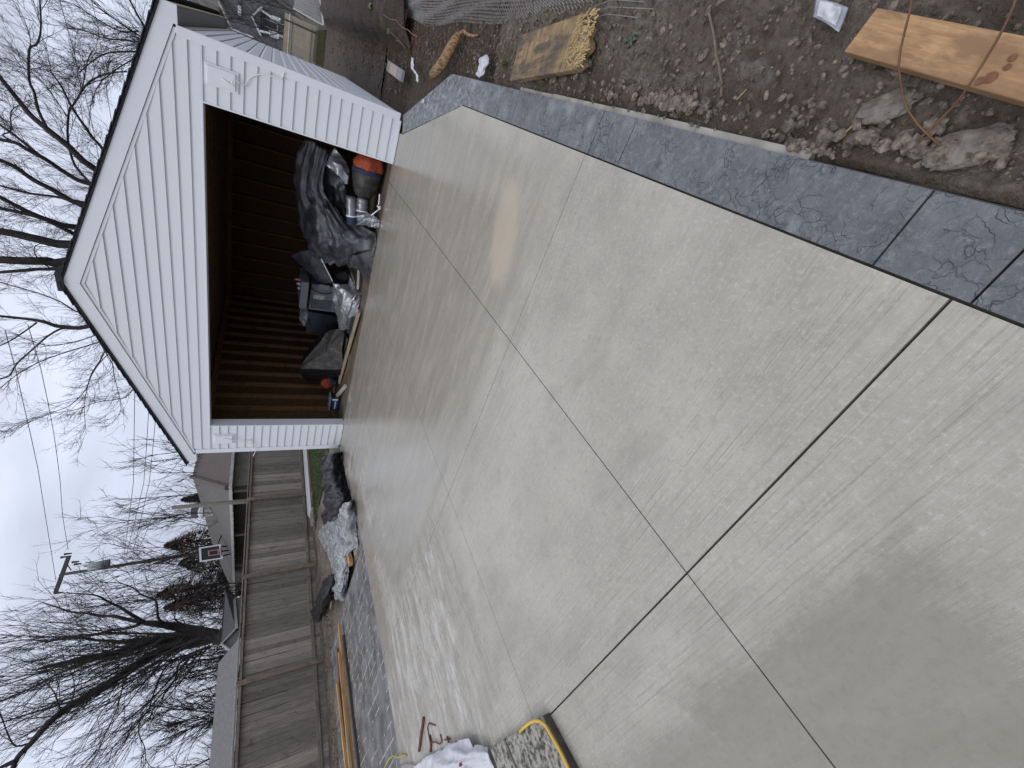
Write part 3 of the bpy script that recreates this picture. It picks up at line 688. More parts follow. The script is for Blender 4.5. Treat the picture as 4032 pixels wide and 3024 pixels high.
a0, a1, a2, a3, a4 = [(4.823,0.42,0.277),(4.995,0.42,0.23),(5.157,0.42,0.239),(5.256,0.42,0.237),(5.381,0.42,0.204)]
Ax, Bx = (0, 1, 0), (0, 0, 1)
def stn(px, rv, ry): return (px, ry, rv, Ax, Bx)
body = [stn((4.789,0.46,0.257), .01, .01), stn((4.823,0.45,0.245), .11, .10), stn((4.917,0.43,0.235), .165, .17), stn((5.045,0.42,0.248), .195, .19), stn((5.163,0.42,0.249), .205, .2)]
s = MB(); lathe_between(s, body, seed=2, amp=.16); obj('bag_body', s, M_dusty, t, smooth=True)
s = MB(); lathe_between(s, [stn((5.159,0.42,0.248), .20, .195), stn((5.164,0.42,0.247), .212, .207), stn((5.223,0.42,0.242), .215, .21), stn((5.226,0.42,0.241), .2, .2)], seed=2, amp=.02); obj('bag_band', s, M_navy, t, smooth=True)
s = MB(); lathe_between(s, [stn((5.224,0.42,0.243), .20, .2), stn((5.273,0.42,0.24), .212, .21), stn((5.339,0.42,0.224), .18, .19), stn((5.414,0.42,0.209), .16, .16), stn((5.451,0.42,0.202), .05, .05)], seed=4, amp=.26); obj('bag_top', s, M_orange, t, smooth=True)
# foil tubes
for (la, p0, p1, r) in (('upper silver foil tube with a navy foot beside the black bag', (4.772,0.48,0.4), (4.475,0.44,0.358), .075), ('lower silver foil tube tucked under the silver tarp flap', (4.806,0.4,0.254), (4.61,0.36,0.238), .08)):
    t = thing('foil_tube', la, 'foil tube', p1, 'silver foil tubes in the doorway')
    s = MB(); P0, P1 = Vector(p0), Vector(p1); s.tube([P0.lerp(P1, i/8)+Vector((0, 0, .004*math.sin(i*2.2))) for i in range(9)], [r*(.8 if i == 0 else 1+.05*math.sin(i*1.9)) for i in range(9)], sides=18); obj('foil_skin', s, M_silver, t, smooth=True)
    s = MB(); s.tube([P1-(P1-P0)*.10, P1-(P1-P0)*.04], r*1.08, sides=18); obj('band', s, M_trim, t)
    if 'upper' in la: s = MB(); s.tube([P1, P1+(P1-P0)*.34], [r*1.02, r*.9], sides=18); obj('foot', s, M_navy, t)
# white clamp pipe
t = thing('plastic_pipe', 'white plastic pipe with an elbow joint lying at the threshold', 'pipe', (4.799,0.12,0.049))
s = MB(); s.tube([(4.654,0.14,0.142), (4.774,0.12,0.054)], .009, sides=10); obj('pipe', s, M_trim, t, smooth=True)
s = MB(); s.tube([(4.818,0.12,0.085), (4.784,0.12,0.037)], .014, sides=10); s.tube([(4.82,0.12,0.043), (4.768,0.12,0.057)], .012, sides=10); obj('elbow_joint', s, M_trim, t)
s = MB(); s.tube([(4.98,0.15,0.077),(4.91,0.14,0.07),(4.834,0.13,0.068)], .009, sides=8); tag(obj('plastic_stick', s, M_trim, loc=(4.834,0.13,0.068)), 'short white plastic stick lying beneath the black tool bag', 'stick')

# portable machine, bench board, jars
t = thing('portable_heater', 'grey boxy portable heater with dark grille and label strip under a bench board', 'heater', (3.05, 1.5, .3))
A, B_, C_, D_ = [(2.887,1.3,0.718),(2.957,1.3,0.341),(2.364,1.3,0.669),(2.385,1.3,0.271)]
xl, xr = C_[0], A[0]; zt, zb_ = A[2], B_[2]
M_grey = simple('grey_painted_metal', (.13, .14, .15), (.10, .105, .115), 10, .5)
s = MB(); s.box(xl, xr, 1.3, 1.75, zb_-.15, zt); obj('cabinet', s, M_grey, t, bevel=.012)
s = MB(); x0_ = (2.402,1.29,0.46)[0]; x1_ = (2.594,1.29,0.481)[0]
for i in range(9): xx = x0_+(x1_-x0_)*(i+.5)/9; s.box(xx-.004, xx+.004, 1.285, 1.292, zb_+.0, zt-.03)
for i in range(8): zz = zb_+(zt-zb_)*(i+.5)/8; s.box(x0_, x1_, 1.286, 1.293, zz-.004, zz+.004)
obj('grille', s, M_grey, t)
s = MB(); s.box(x0_, x1_, 1.294, 1.299, zb_+.0, zt-.02); obj('grille_back', s, M_black, t)
s = MB(); p = (2.603,1.29,0.661); q = (2.684,1.29,0.48); s.box(min(p[0],q[0]), max(p[0],q[0])+.01, 1.29, 1.299, q[2], p[2]); obj('label_strip', s, simple('pale_label', (.45, .45, .45), (.2, .2, .2), 60, .5), t)
s = MB(); p = (2.829,1.29,0.59); q = (2.899,1.29,0.41); s.box(p[0]-.01, q[0]+.01, 1.29, 1.299, q[2], p[2]); obj('warning_label', s, simple('grey_label', (.3, .3, .3), (.1, .1, .1), 90, .5), t)
s = MB(); s.tube([(2.872,1.22,0.737),(2.813,1.2,0.677),(2.791,1.18,0.573),(2.793,1.18,0.459),(2.826,1.2,0.356)], .01, sides=8); obj('power_cord', s, M_black, t, smooth=True)
s = MB(); p = (2.467,1.15,0.845); q = (2.993,1.15,0.777); s.box(p[0], q[0], 1.1, 1.7, q[2], q[2]+.12)
tag(obj('bench_board', s, M_grey, loc=(p[0], 1.4, q[2]), bevel=.004), 'thick grey bench board edge above the portable heater', 'board')
M_jar = simple('dull_jar', (.4, .38, .38), (.3, .26, .26), 20, .2)
for (lb, px, r, h, cc) in (('leftmost round jar on the grey bench board', (2.772,1.3,0.874), .03, .06, None), ('shiny round jar in the middle of the bench board', (2.856,1.3,0.881), .032, .07, None), ('small reddish bottle lying on the bench board', (2.933,1.3,0.888), .02, .10, (.35, .12, .1))):
    t = thing('jar', lb, 'jar', px, 'jars on the bench board')
    mj = M_jar if cc is None else simple('reddish_jar', cc, cc, 3, .3)
    s = MB(); s.tube([(px[0], px[1], px[2]), (px[0], px[1], px[2]+h*.2), (px[0], px[1], px[2]+h*.75), (px[0], px[1], px[2]+h)], [r*.8, r, r, r*.6], sides=14); obj('glass_body', s, mj, t, smooth=True)
    s = MB(); s.tube([(px[0], px[1], px[2]+h+.001), (px[0], px[1], px[2]+h+.014)], r*.62, sides=14); obj('lid', s, M_grey, t)
# wheeled bin
M_bin = simple('dark_bin_plastic', (.018, .024, .034), (.014, .018, .026), 5, .4)
t = thing('waste_bin', 'dark blue wheeled bin full of rubbish behind the rolled silver tarp', 'bin', (2.047,1.5,0.191))
L0, L1, L2, L3 = [(1.739,1.5,0.699),(2.211,1.5,0.722),(1.839,1.5,0.165),(2.264,1.5,0.217)]
s = MB(); zt = L0[2]; P = []
for (z_, k_) in ((0.0, .80), (zt*.93, 1.0), (zt*.931, 1.05), (zt, 1.05)):
    cx = (L0[0]+L1[0])/2; hw = (L1[0]-L0[0])/2*k_
    P.append([(cx-hw, 1.5, z_), (cx+hw, 1.5, z_), (cx+hw, 1.5+.5*k_, z_), (cx-hw, 1.5+.5*k_, z_), (cx-hw, 1.5, z_)])
s.grid(P); s.quad(*P[-1][:4]); obj('bin_body', s, M_bin, t)
s = MB(); a_ = (1.918,1.47,0.673); b_ = (2.051,1.47,0.618); s.tube([(a_[0], 1.5, a_[2]), (a_[0], 1.455, a_[2]), (b_[0], 1.455, a_[2]), (b_[0], 1.5, a_[2])], .012, sides=8); obj('handle', s, M_bin, t)
s = MB()
for sg in (-1, 1):
    s = MB(); s.tube([(cx+sg*.2, 1.98, .1), (cx+sg*.25, 1.98, .1)], .1, sides=20); obj('wheel', s, M_black, t)
s = MB(); blob(s, (cx+.05, 1.7, zt+.03), (.2, .18, .09), 4, amp=.25); tag(obj('rubbish_bag', s, simple('crumpled_white_bag', (.38, .37, .37), (.12, .12, .12), 9, .6, .5), loc=(cx, 1.7, zt), smooth=True), 'crumpled pale rubbish bag stuffed in the top of the dark bin', 'rubbish bag')
# muddy barrow cover
t = thing('wheelbarrow', 'upturned black wheelbarrow tray caked with dried mortar standing on edge', 'wheelbarrow', (1.567,0.95,0.029))
s = MB(); K = [(1.937,0.9,0.491),(1.438,0.95,0.729),(1.236,1,0.788),(1.234,0.95,0.73),(1.424,0.72,0.112),(1.533,0.7,0.064),(1.884,0.75,0.118),(2.198,0.85,0.112),(2.199,0.95,0.238),(2.118,0.92,0.413)]
cxx = [sum(q[i] for q in K)/len(K) for i in range(3)]
net = [[tuple(cxx[i]*(1-k_)+q[i]*k_ for i in range(3)) for q in K+K[:1]] for k_ in (.02, .4, .8, 1.0)]
mb = drape(net, nu=8, nv=6, amp=.015, fs=6, seed=21, ragged=.004)
obj('tray_face', mb, M_dusty, t, smooth=True)
s = MB(); K2 = [(1.222,1.02,0.786),(1,1.1,0.747),(0.779,1.2,0.609),(0.76,1.2,0.464),(0.887,1.1,0.326),(1.044,0.95,0.119),(1.174,0.85,0.04)]
K3 = [(1.243,0.98,0.771),(1.245,0.93,0.652),(1.282,0.88,0.511),(1.319,0.84,0.393),(1.356,0.8,0.274),(1.391,0.76,0.18),(1.418,0.73,0.104)]
mb = drape([K3, [tuple((a[i]+b[i])/2+(0, -.03, 0)[i] for i in range(3)) for a, b in zip(K3, K2)], K2], nu=8, nv=8, amp=.012, fs=4, seed=22, ragged=.004)
obj('tray_rim', mb, M_black, t, smooth=True)
s = MB(); K4 = [(1.925,0.92,0.489),(2.107,0.94,0.411),(2.188,0.97,0.234)]
mb = MB(); mb.grid([[(a, b, c) for a, b, c in K], [(a*.96+cxx[0]*.04-.03, b+.35, max(.02, c*.92)) for a, b, c in K]]); obj('tray_side', mb, M_black, t)
# orange rag + bucket
s = MB(); p = (0.766,1.15,0.215); blob(s, p, (.13, .08, .11), 7, amp=.4, fs=3); tag(obj('orange_jacket', s, M_orange, loc=p, smooth=True), 'crumpled orange cloth with navy straps behind the upturned wheelbarrow', 'cloth')
s = MB(); p = (0.864,1.05,0.114); blob(s, (p[0], p[1], p[2]), (.08, .07, .06), 9, amp=.5, fs=3); tag(obj('navy_strap', s, M_navy, loc=p, smooth=True), 'navy strap bundle below the crumpled orange cloth', 'strap bundle')
t = thing('battery_box', 'small black box with blue and white label standing by the left doorway edge', 'box', (0.626,0.62,-0.001))
L0, L1, L2, L3 = [(0.775,0.62,0.196),(0.484,0.62,0.161),(0.744,0.62,0.008),(0.458,0.62,-0.023)]
xa, xb = L3[0], L0[0]; 
s = MB(); s.box(xa, xb, .62, .80, .005, L0[2]-.01); obj('case', s, M_bin, t, bevel=.006)
s = MB(); s.box(xa-.008, xb+.008, .612, .808, L0[2]-.009, L0[2]+.018); obj('lid', s, simple('grey_lid', (.22, .24, .27), (.18, .2, .22)), t, bevel=.004)
s = MB(); s.box(xa+.02, xb-.07, .6165, .6195, .05, L0[2]-.05); obj('blue_label', s, simple('blue_label', (.03, .10, .28), (.02, .07, .2), 30, .4), t)
s = MB(); s.box(xb-.065, xb-.025, .6165, .6195, .06, L0[2]-.03); s.box(xa+.03, xb-.09, .6145, .6164, .09, .11); obj('white_label', s, M_trim, t)
# boards on the garage floor
M_lum = wood('pale_lumber', (.42, .34, .24), (.30, .22, .14), rough=.7)
M_old = wood('weathered_lumber', (.2, .17, .14), (.12, .1, .08), rough=.85)
def plank(name, label, cat, p0, p1, wd, th, m, group=None, roll=0, parent=None, notch=None):
    """a board from p0 to p1 (centre line of its underside), grain along local X"""
    P0, P1 = Vector(p0), Vector(p1); L = (P1-P0).length; xax = (P1-P0).normalized(); zax = Vector((0, 0, 1)); yax = zax.cross(xax).normalized(); zax = xax.cross(yax)
    q = Matrix((xax, yax, zax)).transposed().to_quaternion() @ Quaternion((1, 0, 0), roll)
    s = MB()
    if notch:
        pts = [(0, -wd/2), (L, -wd/2)]; pts = [(0, -wd/2)]+[(L+a, b*wd) for a, b in notch]+[(0, wd/2)]
        s.prism([(a, b, 0) for a, b in pts], (0, 0, th))
    else:
        pass
        s.box(0, L, -wd/2, wd/2, 0, th)
    o = bpy.data.objects.new(name, s.mesh(name, m)); C.objects.link(o); o.rotation_mode = 'QUATERNION'; o.rotation_quaternion = q; o.location = P0
    k = o.modifiers.new('bevel', 'BEVEL'); k.width = min(.004, th*.2); k.segments = 2; k.limit_method = 'ANGLE'
    tag(o, label, cat, group); return o
plank('floor_board', 'long pale board lying across the garage floor in front of the heap', 'board', (3.041,0.152,0.05), (1.007,0.863,0.03), .10, .035, M_lum)
plank('floor_board', 'grey weathered board beside the upturned wheelbarrow foot', 'board', (2.072,0.869,0.03), (1.55,0.979,0.01), .09, .03, M_old)
plank('floor_board', 'narrow split board end near the black tool box', 'board', (0.544,1.335,0.02), (0.332,1.21,0.02), .06, .035, M_lum)
plank('floor_board', 'short off white timber offcut lying aslant near the left doorway edge', 'board', (1.368,0.254,0.01), (0.811,0.648,0.06), .06, .05, wood('offcut', (.5, .46, .4), (.4, .35, .3)))
plank('floor_board', 'grey board piece wedged under the rolled silver tarp', 'board', (1.936,0.541,0.006), (1.625,0.433,0.006), .05, .02, M_old)
plank('leaning_board', 'white painted board lying under the tail of the tarp', 'board', (3.567,0.724,0.06), (3.253,0.555,0.05), .075, .03, wood('white_board', (.55, .54, .52), (.4, .38, .36)))
plank('leaning_board', 'thin grey lath beside the white painted board', 'board', (3.453,0.968,0.16), (3.356,0.606,0.12), .04, .02, M_old)

# ================================================================ wooden fence on the left
M_fence = NB('weathered_fence_board')
def _f():
    m = M_fence; v = m.co((22, 22, 1.3)); g = m.noise(v, 2.2, 6, .62, .5)
    c = m.mix(m.rng(g, .32, .68), (.34, .305, .26), (.185, .165, .138))
    c = m.mix(m.rng(m.noise(m.co((5, 5, 3)), 2, 5, .7), .56, .72), c, (.13, .125, .085))
    ge = m.n('ShaderNodeNewGeometry'); k = m.rng(ge.outputs['Random Per Island'], 0, 1, .6, 1.35)
    x = m.n('ShaderNodeVectorMath', operation='SCALE'); m.l(c, x.inputs[0]); m.l(k, x.inputs['Scale'])
    sx = m.n('ShaderNodeSeparateXYZ'); m.l(m.tc.outputs['Object'], sx.inputs[0])
    st_ = m.math('MULTIPLY', m.rng(m.math('ADD', sx.outputs[2], m.math('MULTIPLY', m.noise(m.co((14, 14, 1)), 3, 4), .3)), 1.5, 1.75), .75)
    m.col(m.mix(st_, x.outputs[0], (.075, .035, .022))); m.rough(.9); m.bump(g, .5, .005)
_f(); M_fence = M_fence.m
M_rail = wood('fence_rail_wood', (.27, .235, .19), (.16, .135, .105), gl=(16, 1.2, 16), island=.15, rough=.9)
M_post = wood('fence_post_wood', (.29, .23, .175), (.19, .145, .11), gl=(16, 16, 1.2), island=.15, rough=.9)
F = thing('wooden_fence', 'weathered grey vertical board fence with rails and posts facing the driveway', 'fence', (-5, 0, 0))
posts = [5.46, 3.01, .52, -1.93, -4.39, -6.85, -9.3]
rg = random.Random(31)
for i in range(len(posts)-1):
    y1, y0 = posts[i], posts[i+1]; s = MB(); y = y0
    while y < y1-.02:
        wd = .142 if rg.random() < .8 else .095; ye = min(y+wd, y1)
        dx = rg.choice([-.012, 0, .006])+rg.uniform(-.003, .003); zt_ = 1.575+rg.uniform(-.012, .01)-.004*i
        s.box(-5.06+dx, -5.042+dx, y, ye-rg.choice([.006, .007, .008, .011]), -.12+rg.uniform(-.01, .02), zt_); y = ye
    s.box(-5.10, -5.085, y0+.01, y1-.01, -.1, 1.55) if False else None
    obj('board_panel', s, M_fence, F)
    s = MB(); s.box(-5.04, -5.002, y0+.046, y1-.046, .055, .135); obj('rail', s, M_rail, F, bevel=.006)
    s = MB(); s.box(-5.04, -4.985, y0+.046, y1-.046, 1.50, 1.545); s.box(-5.09, -5.0, y0+.04, y1-.04, 1.575, 1.60); obj('rail', s, M_rail, F, bevel=.006)
for y in posts:
    s = MB(); s.box(-5.038, -4.95, y-.045, y+.045, -.2, 1.60); obj('post', s, M_post, F, bevel=.006)
# white vinyl strip and brown board along the fence foot
s = MB(); s.prism([(-4.62, 7.0, -.02), (-4.62, 1.86, -.01), (-4.62, 1.80, .02), (-4.62, 1.92, .075), (-4.62, 7.0, .09)], (.02, 0, 0)); s.box(-4.62, -4.57, 1.9, 7.0, -.03, -.005)
tag(obj('vinyl_trim', s, M_trim, loc=(-4.6, 4, 0)), 'long white vinyl trim strip lying on edge at the fence foot', 'trim strip')
s = MB(); s.box(-4.56, -4.22, 2.1, 6.6, -.10, -.025)
tag(obj('brown_board', s, wood('red_brown_board', (.16, .07, .035), (.10, .045, .025), gl=(16, 1.2, 16)), loc=(-4.4, 4, -.1)), 'long reddish brown board lying between white trim strip and lawn', 'board')
s = MB(); blob(s, (-4.3, 1.55, -.04), (.16, .32, .08), 3, amp=.5, fs=3); tag(obj('soil_lump', s, simple('pale_rubble', (.25, .22, .18), (.14, .12, .1), 12, .9, .8, 60), loc=(-4.3, 1.55, 0), smooth=True), 'pale lump of rubble at the end of the white trim strip', 'rubble')
s = MB(); blob(s, (-4.05, 2.1, -.04), (.13, .2, .07), 5, amp=.5, fs=3); tag(obj('soil_lump', s, M_mud, loc=(-4.05, 2.1, 0), smooth=True), 'brown root and soil lump on the edge of the lawn', 'soil lump')

# ================================================================ plastic sheeting on the left
def gsheet(name, px, m, label, cat, **k):
    return sheet(name, px, m, label, cat, **k)
M_clear = simple('translucent_plastic', (.34, .36, .385), (.13, .14, .14), 9, .25, .5, 40, .012, lo=.42, hi=.6)
gsheet('black_sheeting', [
  [(-0.842,0.562,0.14),(0.254,-0.438,0.2),(0.135,-0.294,0.06),(0.024,-0.307,-0.01)],
  [(-1.374,0.731,0.12),(-0.022,-0.541,0.22),(0.03,-0.601,0.1),(0.077,-0.655,-0.01)],
  [(-1.486,0.492,0.1),(-0.25,-0.618,0.2),(0.063,-0.971,0.12),(0.085,-0.974,-0.01)],
  [(-1.873,0.46,0.06),(-0.469,-0.71,0.16),(0.232,-1.347,0.16),(0.158,-1.304,-0.01)],
  [(-1.968,0.247,0.04),(-0.483,-0.971,0.16),(0.219,-1.555,0.16),(0.201,-1.509,-0.01)],
  [(-2.052,-0.035,0.04),(-0.933,-0.88,0.12),(-0.086,-1.548,0.16),(0.047,-1.59,0.06)],
  [(-2.573,-0.015,0.02),(-1.53,-0.697,0.08),(-0.799,-1.19,0.12),(-0.587,-1.273,0.1)]], M_black,
  'black plastic sheeting crumpled along the driveway edge by the garage corner', 'plastic sheeting', fold=(6, 3, .12), cr_=(22, 12, .028), amp=.02, fs=4.5, seed=31, nu=14, nv=18, floor=-.03, solid=0)
gsheet('clear_sheeting', [
  [(-0.819,-0.951,0.05),(0.074,-1.549,0.12),(0.58,-1.886,0.12),(0.27,-1.592,0)],
  [(-2.412,-0.037,0),(-0.586,-1.351,0.14),(0.401,-2.035,0.16),(0.374,-2.014,0)],
  [(-3.695,0.572,-0.04),(-1.295,-1.138,0.1),(0.063,-2.098,0.14),(0.233,-2.318,0)],
  [(-2.984,-0.337,-0.04),(-1.302,-1.418,0.08),(-0.259,-2.136,0.12),(0.249,-2.468,0)],
  [(-2.548,-0.852,-0.03),(-1.192,-1.733,0.08),(-0.469,-2.212,0.1),(-0.468,-2.209,0)],
  [(-2.294,-1.394,-0.02),(-1.145,-2.087,0.1),(-0.716,-2.333,0.1),(-0.668,-2.361,0)],
  [(-2.176,-1.84,-0.01),(-1.433,-2.254,0.08),(-1.109,-2.444,0.08),(-1.201,-2.386,0)],
  [(-2.159,-2.039,0),(-1.75,-2.262,0.03),(-1.53,-2.398,0.03),(-1.448,-2.406,0)]], M_clear,
  'cloudy translucent plastic sheeting wrinkled over the soil heap', 'plastic sheeting', fold=(6, 3, .09), cr_=(24, 14, .018), amp=.02, fs=5, seed=33, nu=14, nv=18, floor=-.02, solid=0)
gsheet('black_scrap', [
  [(-2.08,-1.546,0.02),(-1.632,-1.868,0.06),(-1.811,-1.823,0)],
  [(-3.322,-0.989,0),(-1.897,-1.892,0.14),(-2.209,-1.84,0.02)],
  [(-4.171,-0.795,0),(-2.298,-1.883,0.16),(-2.476,-1.816,0.02)],
  [(-5.361,-0.481,0),(-3.346,-1.569,0.14),(-3.136,-1.605,0.02)],
  [(-5.572,-0.579,0),(-4.216,-1.351,0.06),(-3.998,-1.452,0)]], M_black,
  'smaller black plastic scrap nearest the fence on the mud strip', 'plastic scrap', cr_=(9, 6, .03), solid=0, amp=.05, fs=6, seed=35, nu=12, nv=12, floor=-.04)
plank('lumber_scrap', 'small orange brick sized timber block on the plastic by the driveway', 'timber block', (-0.289,-2.325,0.02), (-0.243,-2.504,0.02), .10, .06, wood('orange_block', (.5, .26, .1), (.36, .17, .06)))
plank('lumber_scrap', 'thin pale lath sticking out from the translucent plastic sheeting', 'lath', (-0.647,-2.248,0.1), (-0.739,-2.446,0.04), .03, .012, M_lum)
plank('lumber_scrap', 'short pale stick between the two pieces of plastic', 'stick', (-1.98,-1.817,0.03), (-2.913,-1.818,-0.02), .035, .02, M_lum)
plank('lumber_scrap', 'pale lath tip beside the black hole in the plastic sheeting', 'lath', (0.269,-2.491,0.01), (0.001,-2.519,0.02), .03, .015, M_lum)
# lumber stack on the patio
M_ol = wood('orange_lumber', (.46, .27, .11), (.28, .155, .06), rough=.6)
M_dl = wood('dark_wet_lumber', (.06, .045, .035), (.03, .024, .02), rough=.4)
a, b = (-2.025,-2.593,0), (-2.19,-4.693,0)
GRL = 'boards stacked on the stamped patio'
def pl2(label, p, q, wd, th, m, z=0): plank('lumber', label, 'board', (p[0], p[1], z), (q[0], q[1], z), wd, th, m, GRL)
E1 = lambda p, q, t: tuple(p[i]+(q[i]-p[i])*t for i in range(3))
p1, q1 = (-1.761,-2.72,0.03), (-1.904,-4.76,0.03); pl2('longest orange board of the patio stack with its end nearest the plastic', p1, E1(p1, q1, 1.6), .09, .038, M_ol, .04)
p1, q1 = (-1.81,-3.159,0.07), (-1.857,-4.759,0.07); pl2('honey coloured board on top in the middle of the patio stack', p1, E1(p1, q1, 1.6), .045, .04, wood('honey_lumber', (.5, .33, .16), (.33, .2, .09), rough=.6), .08)
p1, q1 = (-2.442,-2.831,0.02), (-2.635,-3.888,0.02); pl2('reddish board end on the fence side of the patio stack', p1, E1(p1, q1, 1.3), .06, .038, wood('reddish_lumber', (.26, .13, .08), (.17, .08, .05)), .0)
p1, q1 = (-2.533,-3.371,0.03), (-2.455,-4.61,0.03); pl2('bright orange board nearest the fence in the patio stack', p1, E1(p1, q1, 1.6), .085, .038, wood('bright_lumber', (.55, .31, .11), (.38, .19, .06), rough=.6), .039)
p1, q1 = (-1.718,-2.943,0.01), (-1.719,-4.818,0.01); pl2('dark wet board on the driveway side of the patio stack', p1, E1(p1, q1, 1.6), .07, .036, M_dl, .0)

# ================================================================ things at the lower left of the driveway
M_old2 = simple('lichened_concrete', (.36, .35, .31), (.06, .055, .042), 30, .85, .9, 80, .012, lo=.42, hi=.62)
A1, B1, C1 = Vector((3.778,-6.07,0.05)), Vector((2.965,-5.972,0.05)), Vector((3.84,-6.321,0.05))
dv = (C1-A1).normalized(); wv = (B1-A1)
t = thing('mortar_trough', 'old lichen stained trough block at the driveway edge with yellow hose over it', 'trough', tuple(A1-Vector((0,0,.05))))
s = MB(); E2 = A1+dv*1.3; D2 = B1+dv*1.3
s.prism([tuple(A1), tuple(E2), tuple(D2), tuple(B1)], (0, 0, -.05)); obj('block', s, M_old2, t, bevel=.012)
s = MB()
for f0, f1 in ((.66, .68),):
    s.prism([tuple(A1+wv*f0+Vector((0,0,.001))), tuple(E2+wv*f0+Vector((0,0,.001))), tuple(E2+wv*f1+Vector((0,0,.001))), tuple(A1+wv*f1+Vector((0,0,.001)))], (0, 0, .006))
obj('edge_strip', s, M_old, t)
ov = -wv.normalized()*.018; zz_ = Vector((0,0,-.012))
s = MB(); s.prism([tuple(A1+ov+zz_), tuple(E2+ov+zz_), tuple(E2+ov*.06+zz_), tuple(A1+ov*.06+zz_)], (0, 0, -.037)); obj('dark_side_strip', s, simple('side_shadow_dark', (.035, .03, .025), (.07, .06, .05), 20, .8, .5), t)  # dark strip painted in for the block's dark side and its shadow
s = MB(); s.tube([(3.499,-6.046,0.062),(3.569,-6.047,0.062),(3.657,-6.054,0.062),(3.724,-6.067,0.062),(3.776,-6.089,0.062),(3.811,-6.123,0.062),(3.83,-6.178,0.062),(3.85,-6.237,0.062),(3.863,-6.298,0.062),(3.87,-6.361,0.062),(3.878,-6.427,0.062)], .0085, sides=8)
tag(obj('yellow_hose', s, M_yellow, loc=(3.935,-6.113,0.15), smooth=True), 'yellow hose curving over the lichen stained trough block', 'hose')
s = MB(); s.tube([(-0.315,-5.24,0.02),(-0.056,-5.236,0.03),(0.189,-5.245,0.04),(0.417,-5.276,0.05),(0.498,-5.307,0.04),(0.539,-5.335,0.03),(0.659,-5.358,0.02),(0.803,-5.399,0.005)], .008, sides=7)
tag(obj('cord', s, simple('dull_yellow_cord', (.42, .38, .08), (.32, .28, .06)), loc=(0.294,-5.251,0.02), smooth=True), 'thin dull yellow cord looping onto the dark stamped patio', 'cord')
s = MB(); s.tube([(0.369,-5.38,0.012),(0.72,-5.442,0.02),(1.015,-5.532,0.015),(1.14,-5.583,0.012)], .005, sides=6)
tag(obj('cord', s, simple('grey_cord_skin', (.2, .2, .2), (.15, .15, .15)), loc=(0.689,-5.436,0.012)), 'thin grey cord lying beside the white paper sack', 'cord')
t = thing('paper_sack', 'crumpled white paper sack with a small red mark beside the trough block', 'sack', (2.203,-5.844,0))
mb = drape([
  [(2.655,-5.828,0.03),(2.734,-5.903,0.06),(2.837,-5.925,0.05),(2.889,-5.953,0.03)],
  [(2.308,-5.761,0.03),(2.579,-5.87,0.1),(2.812,-5.955,0.1),(2.891,-6.003,0.03)],
  [(1.818,-5.664,0.02),(2.197,-5.81,0.09),(2.659,-5.956,0.12),(2.892,-6.057,0.03)],
  [(1.128,-5.567,0.02),(1.706,-5.751,0.07),(2.455,-5.969,0.12),(2.88,-6.122,0.03)],
  [(0.702,-5.596,0.02),(1.417,-5.784,0.06),(2.275,-6.001,0.1),(2.871,-6.182,0.03)]], nu=12, nv=12, cr_=(7, 5, .012), amp=.018, fs=7, seed=41, ragged=.005, floor=.004)
obj('sack_skin', mb, simple('white_sack_paper', (.62, .63, .67), (.5, .52, .57), 5, .45, .3, 30), t, smooth=True, solid=.002)
s = MB(); p = (2.582,-5.928,0.125); s.box(p[0]-.016, p[0]+.016, p[1]-.009, p[1]+.009, p[2]-.004, p[2]+.012); obj('red_mark', s, simple('red_ink', (.3, .02, .05), (.2, .015, .03)), t)
GS = 'rusty steel scraps on the driveway'
def rus(label, pts, r): 
    s = MB(); s.tube(pts, r, sides=7); tag(obj('steel_stake', s, M_rust, loc=pts[0]), label, 'stake', GS)
rus('longest rusty steel stake lying left of the others', [(1.615,-5.341,0.012),(1.454,-5.417,0.016),(1.262,-5.497,0.012)], .013)
rus('thin rusty wire loop beside the longest stake', [(1.873,-5.493,0.006),(1.711,-5.421,0.008),(1.65,-5.436,0.008),(1.631,-5.523,0.008),(1.605,-5.606,0.006)], .005)
rus('short thick rusty stake inside the wire loop', [(1.665,-5.498,0.01),(1.667,-5.555,0.012),(1.593,-5.601,0.01)], .011)
rus('small bent rusty hook lying across the stakes', [(1.665,-5.55,0.02),(1.835,-5.6,0.02),(1.888,-5.635,0.01),(1.954,-5.634,0.01),(1.951,-5.585,0.008)], .006)
rus('knotted rusty wire bit nearest the white sack', [(2.036,-5.649,0.01),(2.161,-5.684,0.014),(2.142,-5.657,0.02),(2.128,-5.696,0.015),(2.103,-5.716,0.01)], .007)

# ================================================================ neighbours beyond the fence
def shingle(name, c1, c2, rows=9):
    m = NB(name); v = m.co(); wv_ = m.n('ShaderNodeTexWave'); wv_.wave_type = 'BANDS'; wv_.bands_direction = 'Z'; wv_.inputs['Scale'].default_value = rows; wv_.inputs['Distortion'].default_value = .6; wv_.inputs['Detail'].default_value = 3; m.l(v, wv_.inputs[0])
    n = m.noise(v, 7, 6, .7); c = m.mix(m.rng(n, .35, .65), c1, c2); c = m.mix(m.rng(wv_.outputs[1], 0, .35, .65, 0), c, tuple(q*.4 for q in c1))
    m.col(c); m.rough(.95); m.bump(wv_.outputs[1], .5, .03); return m.m
M_sh1 = shingle('grey_brown_shingles', (.16, .152, .145), (.10, .094, .088), 9)
M_sh2 = shingle('light_grey_shingles', (.215, .21, .215), (.145, .14, .145), 8)
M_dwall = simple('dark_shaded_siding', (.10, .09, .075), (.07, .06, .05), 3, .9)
M_off = simple('weathered_white_trim', (.55, .55, .52), (.4, .4, .37), 8, .7)
camP = Vector((6.368,-6.485,1.495))
